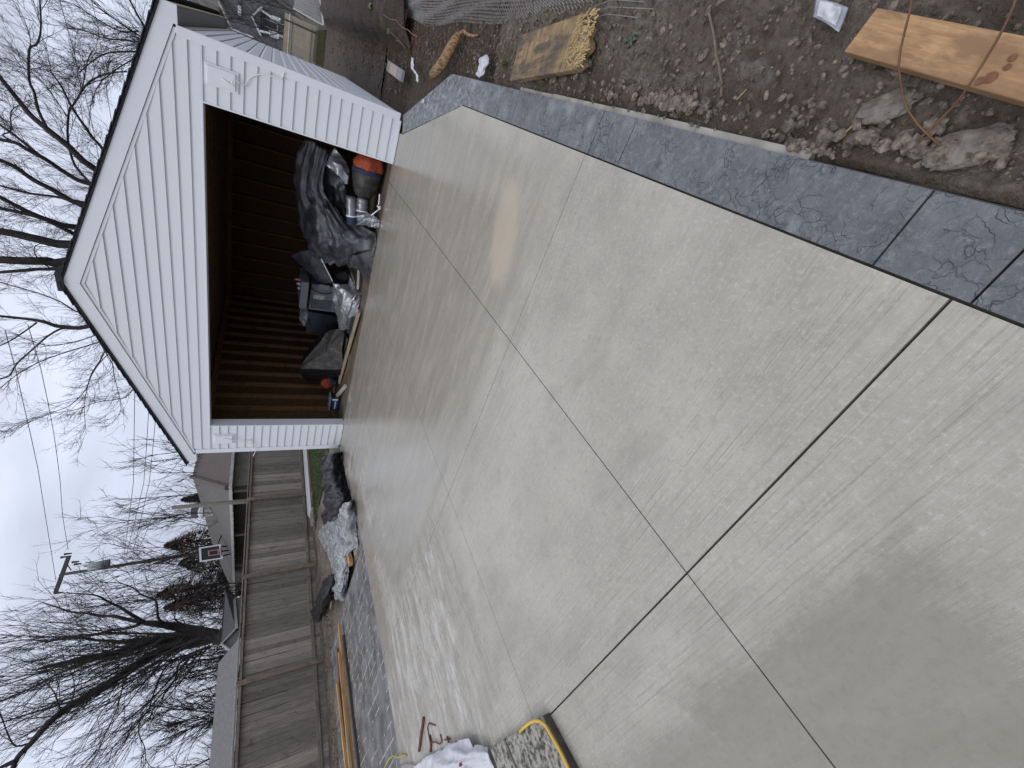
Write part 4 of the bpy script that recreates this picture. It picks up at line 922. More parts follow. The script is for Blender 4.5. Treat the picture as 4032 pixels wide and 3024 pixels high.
def ray_plane(pt, n, p0):
    """where the sight line from the camera's place through pt meets the plane"""
    d = Vector(pt)-camP; t = (Vector(p0)-camP).dot(n)/d.dot(n); return camP+d*t
def at_z(pt, z):
    d = Vector(pt)-camP; return camP+d*((z-camP.z)/d.z)
# house A: hip roofed house with a carport
eA, eB, eC = at_z((-12,12.17,2.469), 2.35), at_z((-12,9.697,2.443), 2.35), at_z((-12,5.219,2.029), 2.35)
A_ = thing('brick_house', 'low house with grey brown shingle hip roof and dark carport beyond the fence', 'house', (eB.x-3, eB.y+3, -.3))
pk = camP+(Vector((-12,10.543,3.919))-camP)*1.22
n1 = (eC-eB).cross(pk-eB).normalized(); n2 = (eA-eB).cross(pk-eB).normalized()
rC, rD, rE = [ray_plane(p, n1, eB) for p in [(-12,8.921,3.428),(-12,6.794,2.851),(-12,5.621,2.444)]]
rA = ray_plane((-12,12.015,3.873), n2, eB)
eA2 = eB+(eA-eB)*1.9; rA2 = pk+(rA-pk)*1.9
eE = eB+(eC-eB)*1.5
s = MB(); dn = Vector((0, 0, -.08))
s.prism([tuple(q) for q in (eB, eE, rE, rD, rC, pk)], tuple(dn)); obj('roof', s, M_sh1, A_)
s = MB(); s.prism([tuple(q) for q in (eB, pk, rA, rA2, eA2)], tuple(dn)); r2_ = obj('roof', s, shingle('brown_shingles', (.12, .10, .093), (.078, .066, .062), 9), A_)
s = MB(); s.tube([tuple(eB+Vector((0,0,.03))), tuple(pk+Vector((0,0,.03)))], .12, sides=6); obj('hip_ridge', s, simple('rusty_hip_shingles', (.12, .09, .08), (.085, .065, .06), 5, .95), A_)
s = MB(); 
for a_, b_ in ((eB, eE), (eB, eA2)):
    s.prism([tuple(a_+Vector((0,0,-.01))), tuple(b_+Vector((0,0,-.01))), tuple(b_+Vector((0,0,-.13))), tuple(a_+Vector((0,0,-.13)))], (.05, -.05, 0))
obj('gutter', s, M_off, A_)
inn = (Vector((pk.x, pk.y, 0))-Vector((eB.x, eB.y, 0))).normalized()*.7
def wallp(a_, b_, z0, z1, name, m, th=.12):
    s = MB(); d_ = (b_-a_).normalized(); n_ = Vector((-d_.y, d_.x, 0))*th
    s.prism([(a_.x, a_.y, z0), (b_.x, b_.y, z0), (b_.x, b_.y, z1), (a_.x, a_.y, z1)], tuple(n_)); return obj(name, s, m, A_)
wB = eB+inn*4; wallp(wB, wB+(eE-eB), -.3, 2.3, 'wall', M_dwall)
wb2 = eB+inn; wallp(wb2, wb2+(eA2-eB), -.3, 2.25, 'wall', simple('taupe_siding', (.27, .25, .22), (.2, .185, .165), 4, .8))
s = MB()
for i in range(4):
    q = eB+(eE-eB)*(.02+i*.3)+inn*.5; s.box(q.x-.08, q.x+.08, q.y-.08, q.y+.08, -.3, 2.2)
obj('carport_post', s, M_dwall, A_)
s = MB(); q = ray_plane((-12,8.387,3.015), n1, eB); s.tube([tuple(q+Vector((0,0,-.3))), tuple(q+Vector((0,0,.35)))], .28, sides=14); vt = obj('roof_vent', s, M_off, A_)
s = MB(); s.tube([tuple(q+Vector((0,0,.351))), tuple(q+Vector((0,0,.5))), tuple(q+Vector((0,0,.6)))], [.36, .34, .1], sides=14); obj('vent_cap', s, M_trim, vt)
s = MB(); q = ray_plane((-12,8.448,3.422), n1, eB); s.box(q.x-.3, q.x+.3, q.y-.3, q.y+.3, q.z-.6, q.z+.45); obj('chimney', s, simple('grey_chimney', (.16, .16, .17), (.1, .1, .11)), A_, bevel=.02)
# basketball hoop fixed to that eave
q0 = eB+(eC-eB)*.62


bc = [camP+(Vector(p)-camP)*1.0 for p in [(-18.91,11.46,3.921),(-18.894,11.483,2.897),(-19.364,10.804,2.739),(-19.362,10.807,3.83)]]
H = thing('basketball_hoop', 'black basketball backboard with white border and pink inner square on the carport eave', 'basketball hoop', tuple(bc[2]-Vector((0,0,.2))))
nb = (bc[1]-bc[0]).cross(bc[3]-bc[0]).normalized()
if nb.dot(camP-bc[0]) < 0: nb = -nb
def inset(k0, k1, l0, l1): 
    f = lambda u, v: bc[0]*(1-u)*(1-v)+bc[1]*u*(1-v)+bc[2]*u*v+bc[3]*(1-u)*v
    return [f(k0, l0), f(k1, l0), f(k1, l1), f(k0, l1)]
s = MB(); s.prism([tuple(q) for q in bc], tuple(nb*-.06)); obj('backboard', s, simple('black_board', (.02, .02, .025), (.03, .03, .035)), H)
def ring(a_, b_, c_, d_, w_, off, m, nm):
    s = MB()
    for (k0, k1, l0, l1) in ((a_, b_, c_, c_+w_), (a_, b_, d_-w_, d_), (a_, a_+w_, c_+w_, d_-w_), (b_-w_, b_, c_+w_, d_-w_)):
        s.prism([tuple(q+nb*off) for q in inset(k0, k1, l0, l1)], tuple(nb*.02))
    obj(nm, s, m, H)
ring(.0, 1, 0, 1, .09, .003, M_trim, 'border')
ring(.38, .88, .3, .7, .07, .003, simple('pink_paint', (.5, .25, .27), (.42, .2, .22)), 'inner_square')
s = MB(); u_ = (bc[1]-bc[0]).normalized(); v_ = (bc[3]-bc[0]).normalized(); rc = inset(.98, 1, .5, .51)[0]+nb*.32
s.tube([tuple(rc+v_*.24*math.cos(a)+nb*.24*math.sin(a)) for a in [i*math.pi/8 for i in range(17)]], .02, sides=6); obj('rim', s, simple('faded_orange_steel', (.25, .08, .05), (.18, .05, .04)), H)
s = MB(); m0 = inset(.8, 1, .5, .5)[0]-nb*.06
for k_ in (-.3, .0, .3): s.tube([tuple(m0+v_*k_), tuple(m0-nb*.7+u_*.65+v_*k_*.7)], .04, sides=6)
s.tube([tuple(m0-v_*.35), tuple(m0-v_*1.6+u_*.55)], .035, sides=6); s.tube([tuple(m0-v_*1.55+u_*.5), tuple(m0-v_*1.9+u_*.35)], .08, sides=6)
obj('bracket', s, M_black, H)
# buildings C and D: low grey roofed garages
def gable(nm, label, P, z0, m, gp=None, trim=True):
    pass
D_ = thing('neighbour_garage', 'long low garage with pale grey hip roof and white gutter beyond the fence', 'garage', (-18, -2, -.8))
g0, g1 = Vector((-16,4.319,1.717)), Vector((-16,-0.294,1.704)); g1.z = g0.z
dY = (g1-g0).normalized(); g1 = g0+dY*12
r0 = Vector((-18.2,4.524,2.48)); r0.z = 2.47; r1 = r0+dY*11
s = MB(); s.prism([tuple(g0), tuple(g1), tuple(r1), tuple(r0)], (0, 0, -.06)); obj('roof', s, M_sh2, D_)
bk0 = Vector((-20.4, g0.y, g0.z)); bk1 = bk0+dY*12
s = MB(); s.prism([tuple(g0), tuple(r0), tuple(bk0)], (0, 0, -.06)); s.prism([tuple(bk0), tuple(r0), tuple(r1), tuple(bk1)], (0, 0, -.06)); obj('roof', s, M_sh2, D_)
s = MB(); s.box(-15.99, -15.87, g1.y, g0.y, g0.z-.14, g0.z+.02); obj('gutter', s, M_off, D_)
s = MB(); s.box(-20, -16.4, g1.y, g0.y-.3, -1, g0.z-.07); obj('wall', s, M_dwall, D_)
C_2 = thing('gabled_shed', 'small grey roofed outbuilding with white trimmed gable end beyond the fence', 'outbuilding', (-24, 7, -.8))
c0, cp, c1 = Vector((-20,6.824,1.954)), Vector((-20,6.213,2.535)), Vector((-20,5.911,2.238))
c1b = cp+(cp-c0)*1.0; c1b.z = c0.z; c1b = Vector((-20+0, 2*cp.y-c0.y, c0.z))
bkv = Vector((-2.0, 9.0, 0))
c0f, cpf = c0, cp
e1, e2 = c0+Vector((0,0,0)), cp+Vector((0,0,0))
rb = Vector((-24,11.497,2.722)); eb = Vector((-24,10.855,2.237))
s = MB(); s.prism([tuple(c0), tuple(cp), tuple(rb), tuple(eb)], (0, 0, -.06)); obj('roof', s, M_sh2, C_2)
s = MB(); s.prism([tuple(cp), tuple(c1b), tuple(c1b+(rb-cp)), tuple(rb)], (0, 0, -.06)); obj('roof', s, M_sh2, C_2)
s = MB(); w0 = cp+(c0-cp)*.92; w1 = cp+(c1b-cp)*.92
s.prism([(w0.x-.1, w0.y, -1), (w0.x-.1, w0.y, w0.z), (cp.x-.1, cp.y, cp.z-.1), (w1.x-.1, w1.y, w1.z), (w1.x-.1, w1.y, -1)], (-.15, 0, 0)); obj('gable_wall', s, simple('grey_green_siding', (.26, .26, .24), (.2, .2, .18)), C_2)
s = MB(); s.prism([tuple(c0), tuple(cp), tuple(cp+Vector((0,0,-.10))), tuple(c0+Vector((0,0,-.10)))], (.08, 0, 0)); s.prism([tuple(cp), tuple(c1b), tuple(c1b+Vector((0,0,-.10))), tuple(cp+Vector((0,0,-.10)))], (.08, 0, 0)); obj('rake_trim', s, M_off, C_2)
s = MB(); s.prism([tuple(c0+Vector((0,0,-.02))), tuple(eb+Vector((0,0,-.02))), tuple(eb+Vector((0,0,-.16))), tuple(c0+Vector((0,0,-.16)))], (.06, 0, 0)); obj('gutter', s, M_off, C_2)
s = MB(); w2 = eb+(rb-eb)*.1
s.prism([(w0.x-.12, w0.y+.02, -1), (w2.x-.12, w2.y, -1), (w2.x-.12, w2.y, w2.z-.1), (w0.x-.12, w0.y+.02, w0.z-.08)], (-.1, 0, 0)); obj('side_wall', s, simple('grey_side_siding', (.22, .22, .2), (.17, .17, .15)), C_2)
# far white gable
T_ = thing('far_gable', 'distant pale grey gable end peeking over the carport roof', 'house', tuple(Vector((-34.615,18.503,3.132))-Vector((0,0,3))))
q = [Vector(p) for p in [(-34.368,18.904,3.807),(-34.112,19.31,3.518),(-34.829,18.15,3.003)]]
s = MB(); s.prism([tuple(q[0]), tuple(q[1]), tuple(q[1]-Vector((0,0,2.5))), tuple(q[2]-Vector((0,0,2.0))), tuple(q[2])], (-3, 3, 0)); obj('gable_wall', s, simple('pale_gable', (.40, .42, .40), (.32, .34, .33)), T_)

# ---------------------------------------------------------------- poles and wires
M_pole = simple('grey_pole_wood', (.12, .105, .09), (.07, .06, .052), 12, .9, .4, stretch=(6, 6, 1))
U_ = thing('utility_pole', 'tall leaning utility pole with crossarm and grey transformer beyond the houses', 'utility pole', (-26.422,16.425,2.921))
pt_, pb_ = Vector((-26.546,16.246,11.744)), Vector((-26.469,16.357,4.641)); pz = pb_+(pb_-pt_)*.55
s = MB(); s.tube([tuple(pt_), tuple(pb_), tuple(pz)], [.085, .13, .15], sides=12); obj('pole', s, M_pole, U_, smooth=True)
a_, b_ = Vector((-27.139,15.362,11.726)), Vector((-25.897,17.158,11.382)); s = MB(); up_ = Vector((0,0,.14))
vv = (b_-a_).normalized(); sd_ = vv.cross(Vector((0,0,1))).normalized()*.07
s.prism([tuple(a_-sd_), tuple(b_-sd_), tuple(b_+sd_), tuple(a_+sd_)], (0, 0, .2)); obj('crossarm', s, M_pole, U_)
s = MB(); s.tube([tuple(Vector((-26.442,16.395,11.268))), tuple(Vector((-26.191,16.751,11.52)))], .03, sides=5); obj('arm_brace', s, M_pole, U_)
s = MB(); q = [Vector(p) for p in [(-26.001,16.154,10.384),(-25.963,16.208,9.348)]]; s.tube([tuple(q[0]), tuple(q[0].lerp(q[1], .05)), tuple(q[1])], [.2, .25, .25], sides=18); tr = obj('transformer', s, simple('transformer_grey', (.42, .44, .45), (.34, .36, .37), 4, .5), U_, smooth=True)
s = MB(); 
for p in [(-25.84,16.382,10.553),(-25.963,16.208,10.568),(-26.389,15.944,10.583)]: P0 = Vector(p); s.tube([tuple(P0), tuple(P0+(q[1]-q[0]).normalized()*.4)], .03, sides=6)
obj('bushing', s, M_bark, tr)
s = MB()
for p in [(-25.926,17.118,11.673),(-25.825,17.256,11.521),(-27.147,15.351,11.662),(-26.157,16.798,11.105),(-26.246,16.674,10.986),(-26.556,16.232,11.586)]: P0 = Vector(p); s.tube([tuple(P0-Vector((0,0,.15))), tuple(P0+Vector((0,0,.2)))], [.04, .07], sides=7)
obj('insulator', s, M_bark, U_)
M_wire = simple('wire_black', (.05, .05, .06), (.05, .05, .06))
GW = 'power wires crossing the sky'
def wire(label, pts, r=.022): s = MB(); s.tube(pts, r, sides=5); tag(obj('power_wire', s, M_wire, loc=pts[0]), label, 'wire', GW)
wire('highest power wire running from the far crossarm end', [(-26.731,15.976,11.896),(-21.037,16.86,11.785),(-18.762,16.416,11.458),(-16.517,15.882,11.096),(-13.148,14.966,10.583),(-10.699,14.437,10.28),(-8.361,13.716,9.903),(-6.024,12.891,9.523)], .014)
wire('power wire running from the near crossarm end', [(-25.677,17.455,11.569),(-22.771,17.907,11.547),(-19.213,17.403,11.034),(-16.775,17.04,10.727),(-14.43,16.503,10.393),(-12.037,15.926,10.086),(-9.5,15.36,9.806),(-6.866,14.725,9.597)], .014)
wire('uppermost of the three lower wires from the pole', [(-26.14,16.823,8.763),(-21.57,16.219,8.017),(-17.924,15.851,7.44),(-13.113,14.997,6.868),(-10.292,14.762,6.581)], .014)
wire('middle of the three lower wires from the pole', [(-26.153,16.805,8.631),(-21.596,16.187,7.7),(-17.951,15.822,6.971),(-14.302,15.258,6.496),(-11.46,15.106,6.183)], .014)
wire('lowest of the three lower wires from the pole', [(-26.183,16.763,8.324),(-21.617,16.161,7.428),(-17.965,15.807,6.727),(-14.61,14.961,6.225),(-11.961,14.682,5.887)], .014)
wire('service wire slanting from the pole down towards the grey brown roof', [(-26.203,16.734,8.27),(-23.257,15.681,7.372),(-20.082,14.878,6.61),(-17.222,13.628,5.761)], .014)
wire('looping jumper wire between the pole top and its middle', [(-25.424,16.105,10.08),(-25.316,16.255,9.438),(-25.265,16.326,8.767),(-25.333,16.232,8.273),(-25.915,16.277,8.193)], .014)
wire('wire behind the bare branches at the right of the sky', [(5.457,9.489,5.805),(5.232,9.474,5.693),(4.748,9.433,5.623),(4.12,9.356,5.535),(3.383,9.234,5.427),(2.774,9.106,5.344),(1.985,8.903,5.258)], .007)
wire('lower wire behind the bare branches at the right of the sky', [(5.466,9.489,5.146),(4.97,9.454,5.08),(4.203,9.368,5.045),(3.507,9.257,5.014),(2.897,9.134,4.969)], .006)
s = MB(); p0, p1 = Vector((-5.6,3.471,3.408)), Vector((-5.6,3.458,1.581)); s.tube([tuple(p0), tuple(p1), (p1.x, p1.y, -.2)], [.055, .07, .075], sides=12)
tag(obj('wooden_pole', s, simple('pale_pole_wood', (.2, .19, .155), (.14, .13, .105), 10, .9, stretch=(6, 6, 1)), loc=(p1.x, p1.y, 0), smooth=True), 'slim greenish wooden pole standing just behind the board fence', 'pole')

# ================================================================ bare trees
class Tree:
    def __init__(s, seed): s.r = random.Random(seed); s.t = MB(); s.c = MB(); s.n = 0
    def limb(s, pts, r0, r1, wob=.0):
        pts = [Vector(p) for p in pts]; out = []
        for i in range(len(pts)-1):
            a = pts[max(i-1, 0)]; b = pts[i]; c = pts[i+1]; d = pts[min(i+2, len(pts)-1)]
            for k in range(3):
                t = k/3; out.append(.5*((2*b)+(c-a)*t+(2*a-5*b+4*c-d)*t*t+(3*b-a-3*c+d)*t**3))
        out.append(pts[-1]); m = len(out)
        s.t.tube(out, [r0+(r1-r0)*(i/(m-1))**.8 for i in range(m)], sides=7); return out
    def twig(s, p, d, L, r, lev, gr=.12, kids=5, up=.15):
        n = 5 if lev > 0 else 4; pts = [p.copy()]; q = p.copy(); dd = d.normalized()
        for i in range(n):
            dd = (dd + Vector((s.r.gauss(0, gr), s.r.gauss(0, gr), s.r.gauss(up*.3, gr)))).normalized(); q = q+dd*(L/n); pts.append(q.copy())
        s.c.tube(pts, r, r*.35, sides=3, cap=False); s.n += 1
        if lev > 0:
            k = max(1, int(kids*s.r.uniform(.7, 1.3)))
            for j in range(k):
                f = s.r.uniform(.15, .98); a = f*n; i = min(int(a), n-1); pp = pts[i].lerp(pts[i+1], a-i)
                tdir = (pts[i+1]-pts[i]).normalized(); ran = Vector((s.r.gauss(0, 1), s.r.gauss(0, 1), s.r.gauss(0, 1))).normalized()
                nd = (tdir*1.0 + (ran-tdir*ran.dot(tdir))*s.r.uniform(.45, 1.0)).normalized()
                s.twig(pp, nd, L*s.r.uniform(.35, .62), r*.6, lev-1, gr*1.15, kids, up)
    def dress(s, line, every, L, r, lev=2, kids=5, start=.1, spread=(.4, .9), gr=.12, up=.15, bias=None):
        tot = sum((line[i+1]-line[i]).length for i in range(len(line)-1)); x = tot*start
        while x < tot:
            a = x; i = 0
            while i < len(line)-2 and a > (line[i+1]-line[i]).length: a -= (line[i+1]-line[i]).length; i += 1
            seg = line[i+1]-line[i]; pp = line[i]+seg.normalized()*min(a, seg.length); td = seg.normalized()
            ran = Vector((s.r.gauss(0, 1), s.r.gauss(0, 1), s.r.gauss(0, 1))).normalized()
            nd = td + (ran-td*ran.dot(td)).normalized()*s.r.uniform(*spread)
            if bias: nd = nd+Vector(bias)
            s.twig(pp, nd.normalized(), L*s.r.uniform(.6, 1.25), r, lev, gr, kids, up)
            x += every*s.r.uniform(.6, 1.4)
    def done(s, name, label, loc, group=None, cat='tree'):
        o = thing(name, label, cat, tuple(loc), group); obj('trunk', s.t, M_bark, o, smooth=True); obj('crown', s.c, M_twig, o); return o
# the wide spreading tree at the left
D1 = 33
FO, FX, FY = Vector((-23.139,8.292,3.111)), Vector((-22.594,9.332,7.812)), Vector((-24.421,5.391,2.878))
FXY = Vector((-23.901,6.66,7.39))
def far_pt(x, y, D):
    u, v = (1500-x)/1000, (y-1200)/600
    p = FO*(1-u)*(1-v)+FX*u*(1-v)+FY*(1-u)*v+FXY*u*v
    return tuple(camP+(p-camP)*(D/33))
t = Tree(4); L = []
base = Vector((-23.172,8.226,2.595)); root = Vector((base.x, base.y, -.5))
def add(pts, r0, r1): L.append(t.limb(pts, r0*.56, r1*.5)); return L[-1]
t.limb([tuple(root), tuple(base), (-23.098,8.373,2.812)], .5, .45)
add([tuple(base)]+[(-22.847,8.86,4.153),(-22.691,9.154,4.904),(-22.113,9.171,5.572),(-22.023,9.332,6.13)], .55, .27)
add([(-22.023,9.332,6.13),(-21.553,9.555,6.571),(-21.207,9.752,6.922),(-21.069,9.984,7.208),(-20.452,10.036,7.614),(-19.85,10.057,7.917),(-19.732,10.242,8.492),(-19.617,10.421,9.279)], .18, .04)
add([(-22.01,9.356,6.2),(-22.32,9.825,6.857),(-22.153,10.114,7.505),(-22.51,10.495,8.132),(-22.365,10.739,8.8),(-22.701,11.151,9.474),(-22.505,11.47,10.097),(-22.309,11.781,10.706)], .2, .05)
add([(-22.023,9.333,6.351),(-22.506,9.493,6.9),(-23.348,10.037,7.779),(-23.378,9.982,8.37),(-23.794,10.264,9.069),(-24.188,10.583,9.941),(-24.162,10.63,10.752)], .17, .06)
add([(-22.214,9.194,5.352),(-21.519,9.209,5.542),(-20.76,9.526,5.588),(-20.607,9.782,5.751),(-20.015,9.793,6.192),(-19.775,10.174,6.623),(-19.186,10.165,7.069),(-19.096,10.304,7.651)], .13, .03)
add([(-22.747,9.05,4.366),(-22.094,9.205,4.836),(-21.497,9.248,4.815),(-21.291,9.609,4.992)], .08, .03)
add([tuple(base)]+[(-22.912,8.737,4.141),(-23.346,8.985,5.245),(-23.751,9.291,6.108),(-23.706,9.375,7.069),(-24.046,9.801,7.8),(-24.374,10.247,8.624),(-24.189,10.583,9.528),(-24.208,10.547,10.579)], .36, .06)
add([tuple(base)]+[(-22.988,8.59,4.127),(-22.988,8.589,5.077),(-22.511,8.423,5.707),(-22.103,8.124,6.488),(-21.677,7.859,7.331),(-21.19,7.712,8.084),(-21.202,7.69,8.807),(-21.203,7.686,9.574)], .62, .12)
add([tuple(base)]+[(-23.185,8.2,4.09),(-22.298,7.737,5.014),(-21.485,7.126,5.645)]+[(-21.186,6.594,6.23),(-20.85,6.133,6.682),(-20.557,5.569,7.467),(-20.642,5.377,7.94),(-20.341,4.813,8.359),(-20.532,4.35,8.723),(-20.673,3.994,9.043),(-20.826,3.59,9.102)], .52, .16)
add([(-23.479,7.593,3.541),(-22.97,7.498,4.579),(-22.735,6.821,5.077),(-22.666,5.734,5.29),(-22.858,5.267,5.382),(-22.538,4.715,5.596),(-22.73,4.208,5.553),(-22.924,3.663,5.273),(-23.125,3.064,5.16)], .1, .03)
add([(-23.471,7.61,3.906),(-23.098,7.227,4.446),(-23.392,6.577,4.546),(-23.104,5.981,4.847),(-23.283,5.551,5.019),(-23.37,5.334,5.459),(-23.002,4.902,5.781),(-23.262,4.208,6.532),(-23.452,3.665,6.982)], .11, .03)
add([(-21.178,6.61,6.173),(-20.941,5.934,6.259),(-21.129,5.512,6.308),(-20.899,4.774,6.307),(-21.193,4.034,6.556),(-21.374,3.547,6.677),(-21.574,2.975,6.872)], .07, .02)
add([(-22.148,8.035,6.575),(-22.632,8.188,7.573),(-23.03,8.507,8.583),(-23.046,8.475,9.719),(-23.113,8.343,10.507),(-23.171,8.229,11.412)], .12, .05)
add([(-22.117,8.097,7.649),(-22.232,7.87,8.619),(-22.733,7.987,9.271),(-22.87,7.707,10.024),(-22.954,7.531,10.759),(-23.006,7.423,11.181)], .13, .05)
add([(-20.635,5.639,7.493),(-21.02,5.759,8.21),(-21.024,5.751,8.706),(-21.049,5.693,9.648),(-21.064,5.661,10.232)], .11, .05)
add([(-20.503,5.196,8.098),(-19.987,5.616,8.28),(-19.857,5.894,8.43),(-19.711,6.199,8.682),(-19.535,6.555,9.039)], .06, .02)
add([(-20.642,5.377,7.94),(-20.029,5.523,7.746),(-19.795,6.025,7.812),(-19.584,6.458,8.015)], .06, .02)
add([(-20.532,4.35,8.723),(-20.524,4.369,9.172),(-20.344,4.805,9.49),(-19.978,5.635,9.897)], .08, .03)
add([(-22.5,9.504,8.751),(-22.861,9.883,10.064),(-23.167,10.357,11.092),(-23.13,10.423,12.088)], .08, .03)
add([(-20.706,3.907,9.067),(-20.724,3.861,9.357),(-20.747,3.801,9.596)], .2, .1)
add([(-23.354,7.855,3.325),(-23.427,7.701,4.279),(-23.568,7.403,4.943),(-23.849,6.781,5.317)], .1, .03)
add([(-23.358,7.845,3.075),(-23.529,7.487,3.781),(-23.82,6.846,4.192),(-24.143,6.09,4.568)], .08, .02)
rr9 = random.Random(90)
for k in range(34):
    f = k/33; x0, y0 = 1500-500*rr9.random(), 1180+230*f*rr9.random()
    an = R(182-52*f+rr9.uniform(-6, 6)); ln = rr9.uniform(900, 1700); D0 = rr9.uniform(29, 36); P_ = []
    for j in range(6):
        u = j/5; P_.append(far_pt(x0+math.cos(an)*ln*u, y0+math.sin(an)*ln*u+rr9.uniform(-14, 14)+25*math.sin(u*5+k), D0))
    l = t.limb(P_, rr9.uniform(.03, .06), .012); L.append(l)
for i, l in enumerate(L): t.dress(l, .55, 2.2, .017, lev=2, kids=4, start=.12, spread=(.3, .75), gr=.13, up=.2)
t.done('bare_tree', 'wide spreading bare tree with thick fanned limbs beyond the left fence', tuple(root))
# multi stemmed trees behind the garage
def behind(seed, label, limbs, Yb, x0, every=.32, Lr=1.1, kids=4, lev=2, r=.0075):
    t = Tree(seed); b = Vector((x0, Yb, -.2))
    for (pts, r0, r1, rooted) in limbs:
        if rooted:
            p = Vector(pts[0]); d0 = Vector(pts[0])-Vector(pts[1]); k = max(.1, (p.z-1.5)/max(.3, d0.z)) ; q = p+d0.normalized()*2.2
            if q.z < 1.2: q.z = 1.2
            pts = [tuple(b), (q.x*.8+b.x*.2, q.y, q.z), ]+list(pts)
            l = t.limb(pts, r0*1.25, r1)
        else: l = t.limb(pts, r0, r1)
        t.dress(l, every, Lr, r, lev=lev, kids=kids, start=.35 if rooted else .1, gr=.17, up=.25)
    t.done('bare_tree', label, tuple(b))
behind(21, 'bare tree with slanting trunks rising behind the right half of the garage roof', [
 ([(1.168,11,5.879),(1.643,11,6.386),(1.967,11,6.766),(2.174,11.2,7.111),(2.467,11.4,7.378),(2.895,11.6,7.722)], .095, .05, True),
 ([(2.012,10.5,5.581),(2.402,10.5,5.833),(2.836,10.4,6.025),(3.32,10.2,6.111),(3.574,10,6.188)], .045, .015, True),
 ([(0.72,11,6.046),(1.081,11.2,6.379),(1.535,11.4,6.497),(1.925,11.6,6.527),(2.503,11.6,6.414),(2.679,11.6,6.304),(3.274,11.6,5.981),(3.587,11.6,5.694),(3.849,11.4,5.309),(3.986,11.4,5.006)], .035, .018, False),
 ([(2.679,11.6,6.304),(3.096,11.4,6.049),(3.939,11.2,5.781),(4.255,11,5.611)], .018, .01, False),
 ([(1.967,11,6.766),(2.393,11,6.878),(2.866,10.8,6.83),(3.128,10.8,6.877),(3.869,10.6,6.703),(4.021,10.6,6.561),(4.287,10.6,6.449),(4.695,10.5,6.353),(5.126,10.5,6.313)], .04, .015, False),
 ([(2.304,11.6,6.477),(2.911,11.8,6.87),(3.186,12,7.176),(3.347,12,6.56)], .014, .008, False)], 11.5, 4.6, every=.15, kids=6)
behind(22, 'bare tree with a cluster of thick trunks rising behind the garage ridge', [
 ([(0.372,12,6.309),(0.515,12,6.777),(0.825,12,7.23),(1.005,12,7.613),(1.108,12,7.81),(1.083,12,8.201)], .07, .045, True),
 ([(0.802,12,7.233),(1.018,12.3,7.665),(1.211,12.5,8.001),(1.382,12.6,8.304)], .045, .03, False),
 ([(1.108,12,7.81),(1.237,12,8.042),(1.422,12,7.847),(1.925,12,7.761),(2.196,12,7.54)], .028, .01, False),
 ([(-0.498,12.5,6.661),(-0.405,12.5,7.091),(-0.214,12.5,7.413),(-0.054,12.5,7.76),(0.198,12.6,8.139),(0.333,12.6,8.492)], .085, .055, True),
 ([(-0.689,12.7,6.775),(-0.554,12.8,7.293),(-0.684,13,8.066),(-0.616,13,8.786)], .05, .03, False),
 ([(-1.349,12.5,6.939),(-1.298,12.5,7.569),(-1.156,12.5,8),(-1.031,12.6,8.345),(-0.816,12.6,8.698)], .085, .06, True),
 ([(-1.555,12.3,6.973),(-1.178,12.2,7.578),(-1.082,12.2,8.071),(-1.058,12.2,8.618)], .07, .05, False),
 ([(-1.794,12,6.969),(-1.8,12,7.79),(-1.74,12,8.287),(-1.735,12,8.678)], .14, .11, True),
 ([(-2.568,12.2,7.304),(-2.644,12.2,7.793),(-2.749,12.2,8.342),(-2.833,12.2,8.937)], .15, .12, True),
 ([(-2.62,12,7.28),(-2.882,12,7.954),(-3.206,12,8.942)], .065, .05, True),
 ([(-2.938,12,7.453),(-2.53,12,7.901),(-2.049,12,7.897),(-1.84,12,7.445)], .02, .01, False)], 12.6, 2.4, every=.15, kids=6)
behind(23, 'bare tree with fine sweeping branches left of the garage ridge', [
 ([(-4.625,11.5,6.69),(-4.803,11.5,7.544),(-4.677,11.5,7.905),(-4.605,11.5,8.262),(-4.573,11.5,9.032)], .085, .04, True),
 ([(-4.853,11.5,7.434),(-4.88,11.4,7.606),(-5.178,11.3,7.926),(-5.613,11.3,8.254),(-6.304,11.2,8.781),(-6.862,11.2,9.059),(-6.9,11,9.295)], .035, .02, False),
 ([(-4.709,11.5,8.132),(-5.051,11.4,8.45),(-5.443,11.3,8.845),(-5.63,11.2,9.129)], .028, .018, False),
 ([(-5.019,11,6.462),(-5.508,11,7.319),(-6.033,11,8.123),(-6.702,11,8.825),(-7.417,11,9.388)], .022, .012, False),
 ([(-4.819,11.2,6.524),(-5.228,11.2,7.214),(-5.505,11.3,7.974),(-5.26,11.4,8.629)], .02, .01, False),
 ([(-5.073,10.6,6.22),(-6.063,10.5,6.672),(-6.78,10.4,6.896),(-7.527,10.4,7.396),(-7.746,10.3,7.762),(-8.267,10.3,8.503),(-8.766,10.2,9.123)], .022, .007, True),
 ([(-5.269,10.6,6.179),(-5.703,10.5,6.47),(-6.417,10.4,6.772),(-7.595,10.4,7.034),(-8.685,10.4,7.143),(-9.372,10.4,7.42)], .018, .006, False),
 ([(-5.531,10.4,6.041),(-6.09,10.4,6.053),(-6.737,10.3,5.988),(-7.567,10.2,5.958),(-8.2,10.2,6.239),(-8.555,10.2,6.672)], .016, .006, True),
 ([(-6.487,10,5.519),(-6.871,10,5.899),(-7.116,10.1,6.537),(-7.582,10.2,7.192),(-7.735,10.2,7.695),(-8.118,10.3,8.479),(-8.813,10.3,9.348)], .018, .006, True),
 ([(-4.259,11.6,6.871),(-3.969,11.8,7.506),(-3.811,12,8.096),(-3.563,12,8.938)], .03, .015, True)], 11.6, 1.2, every=.2, Lr=.95, kids=5)
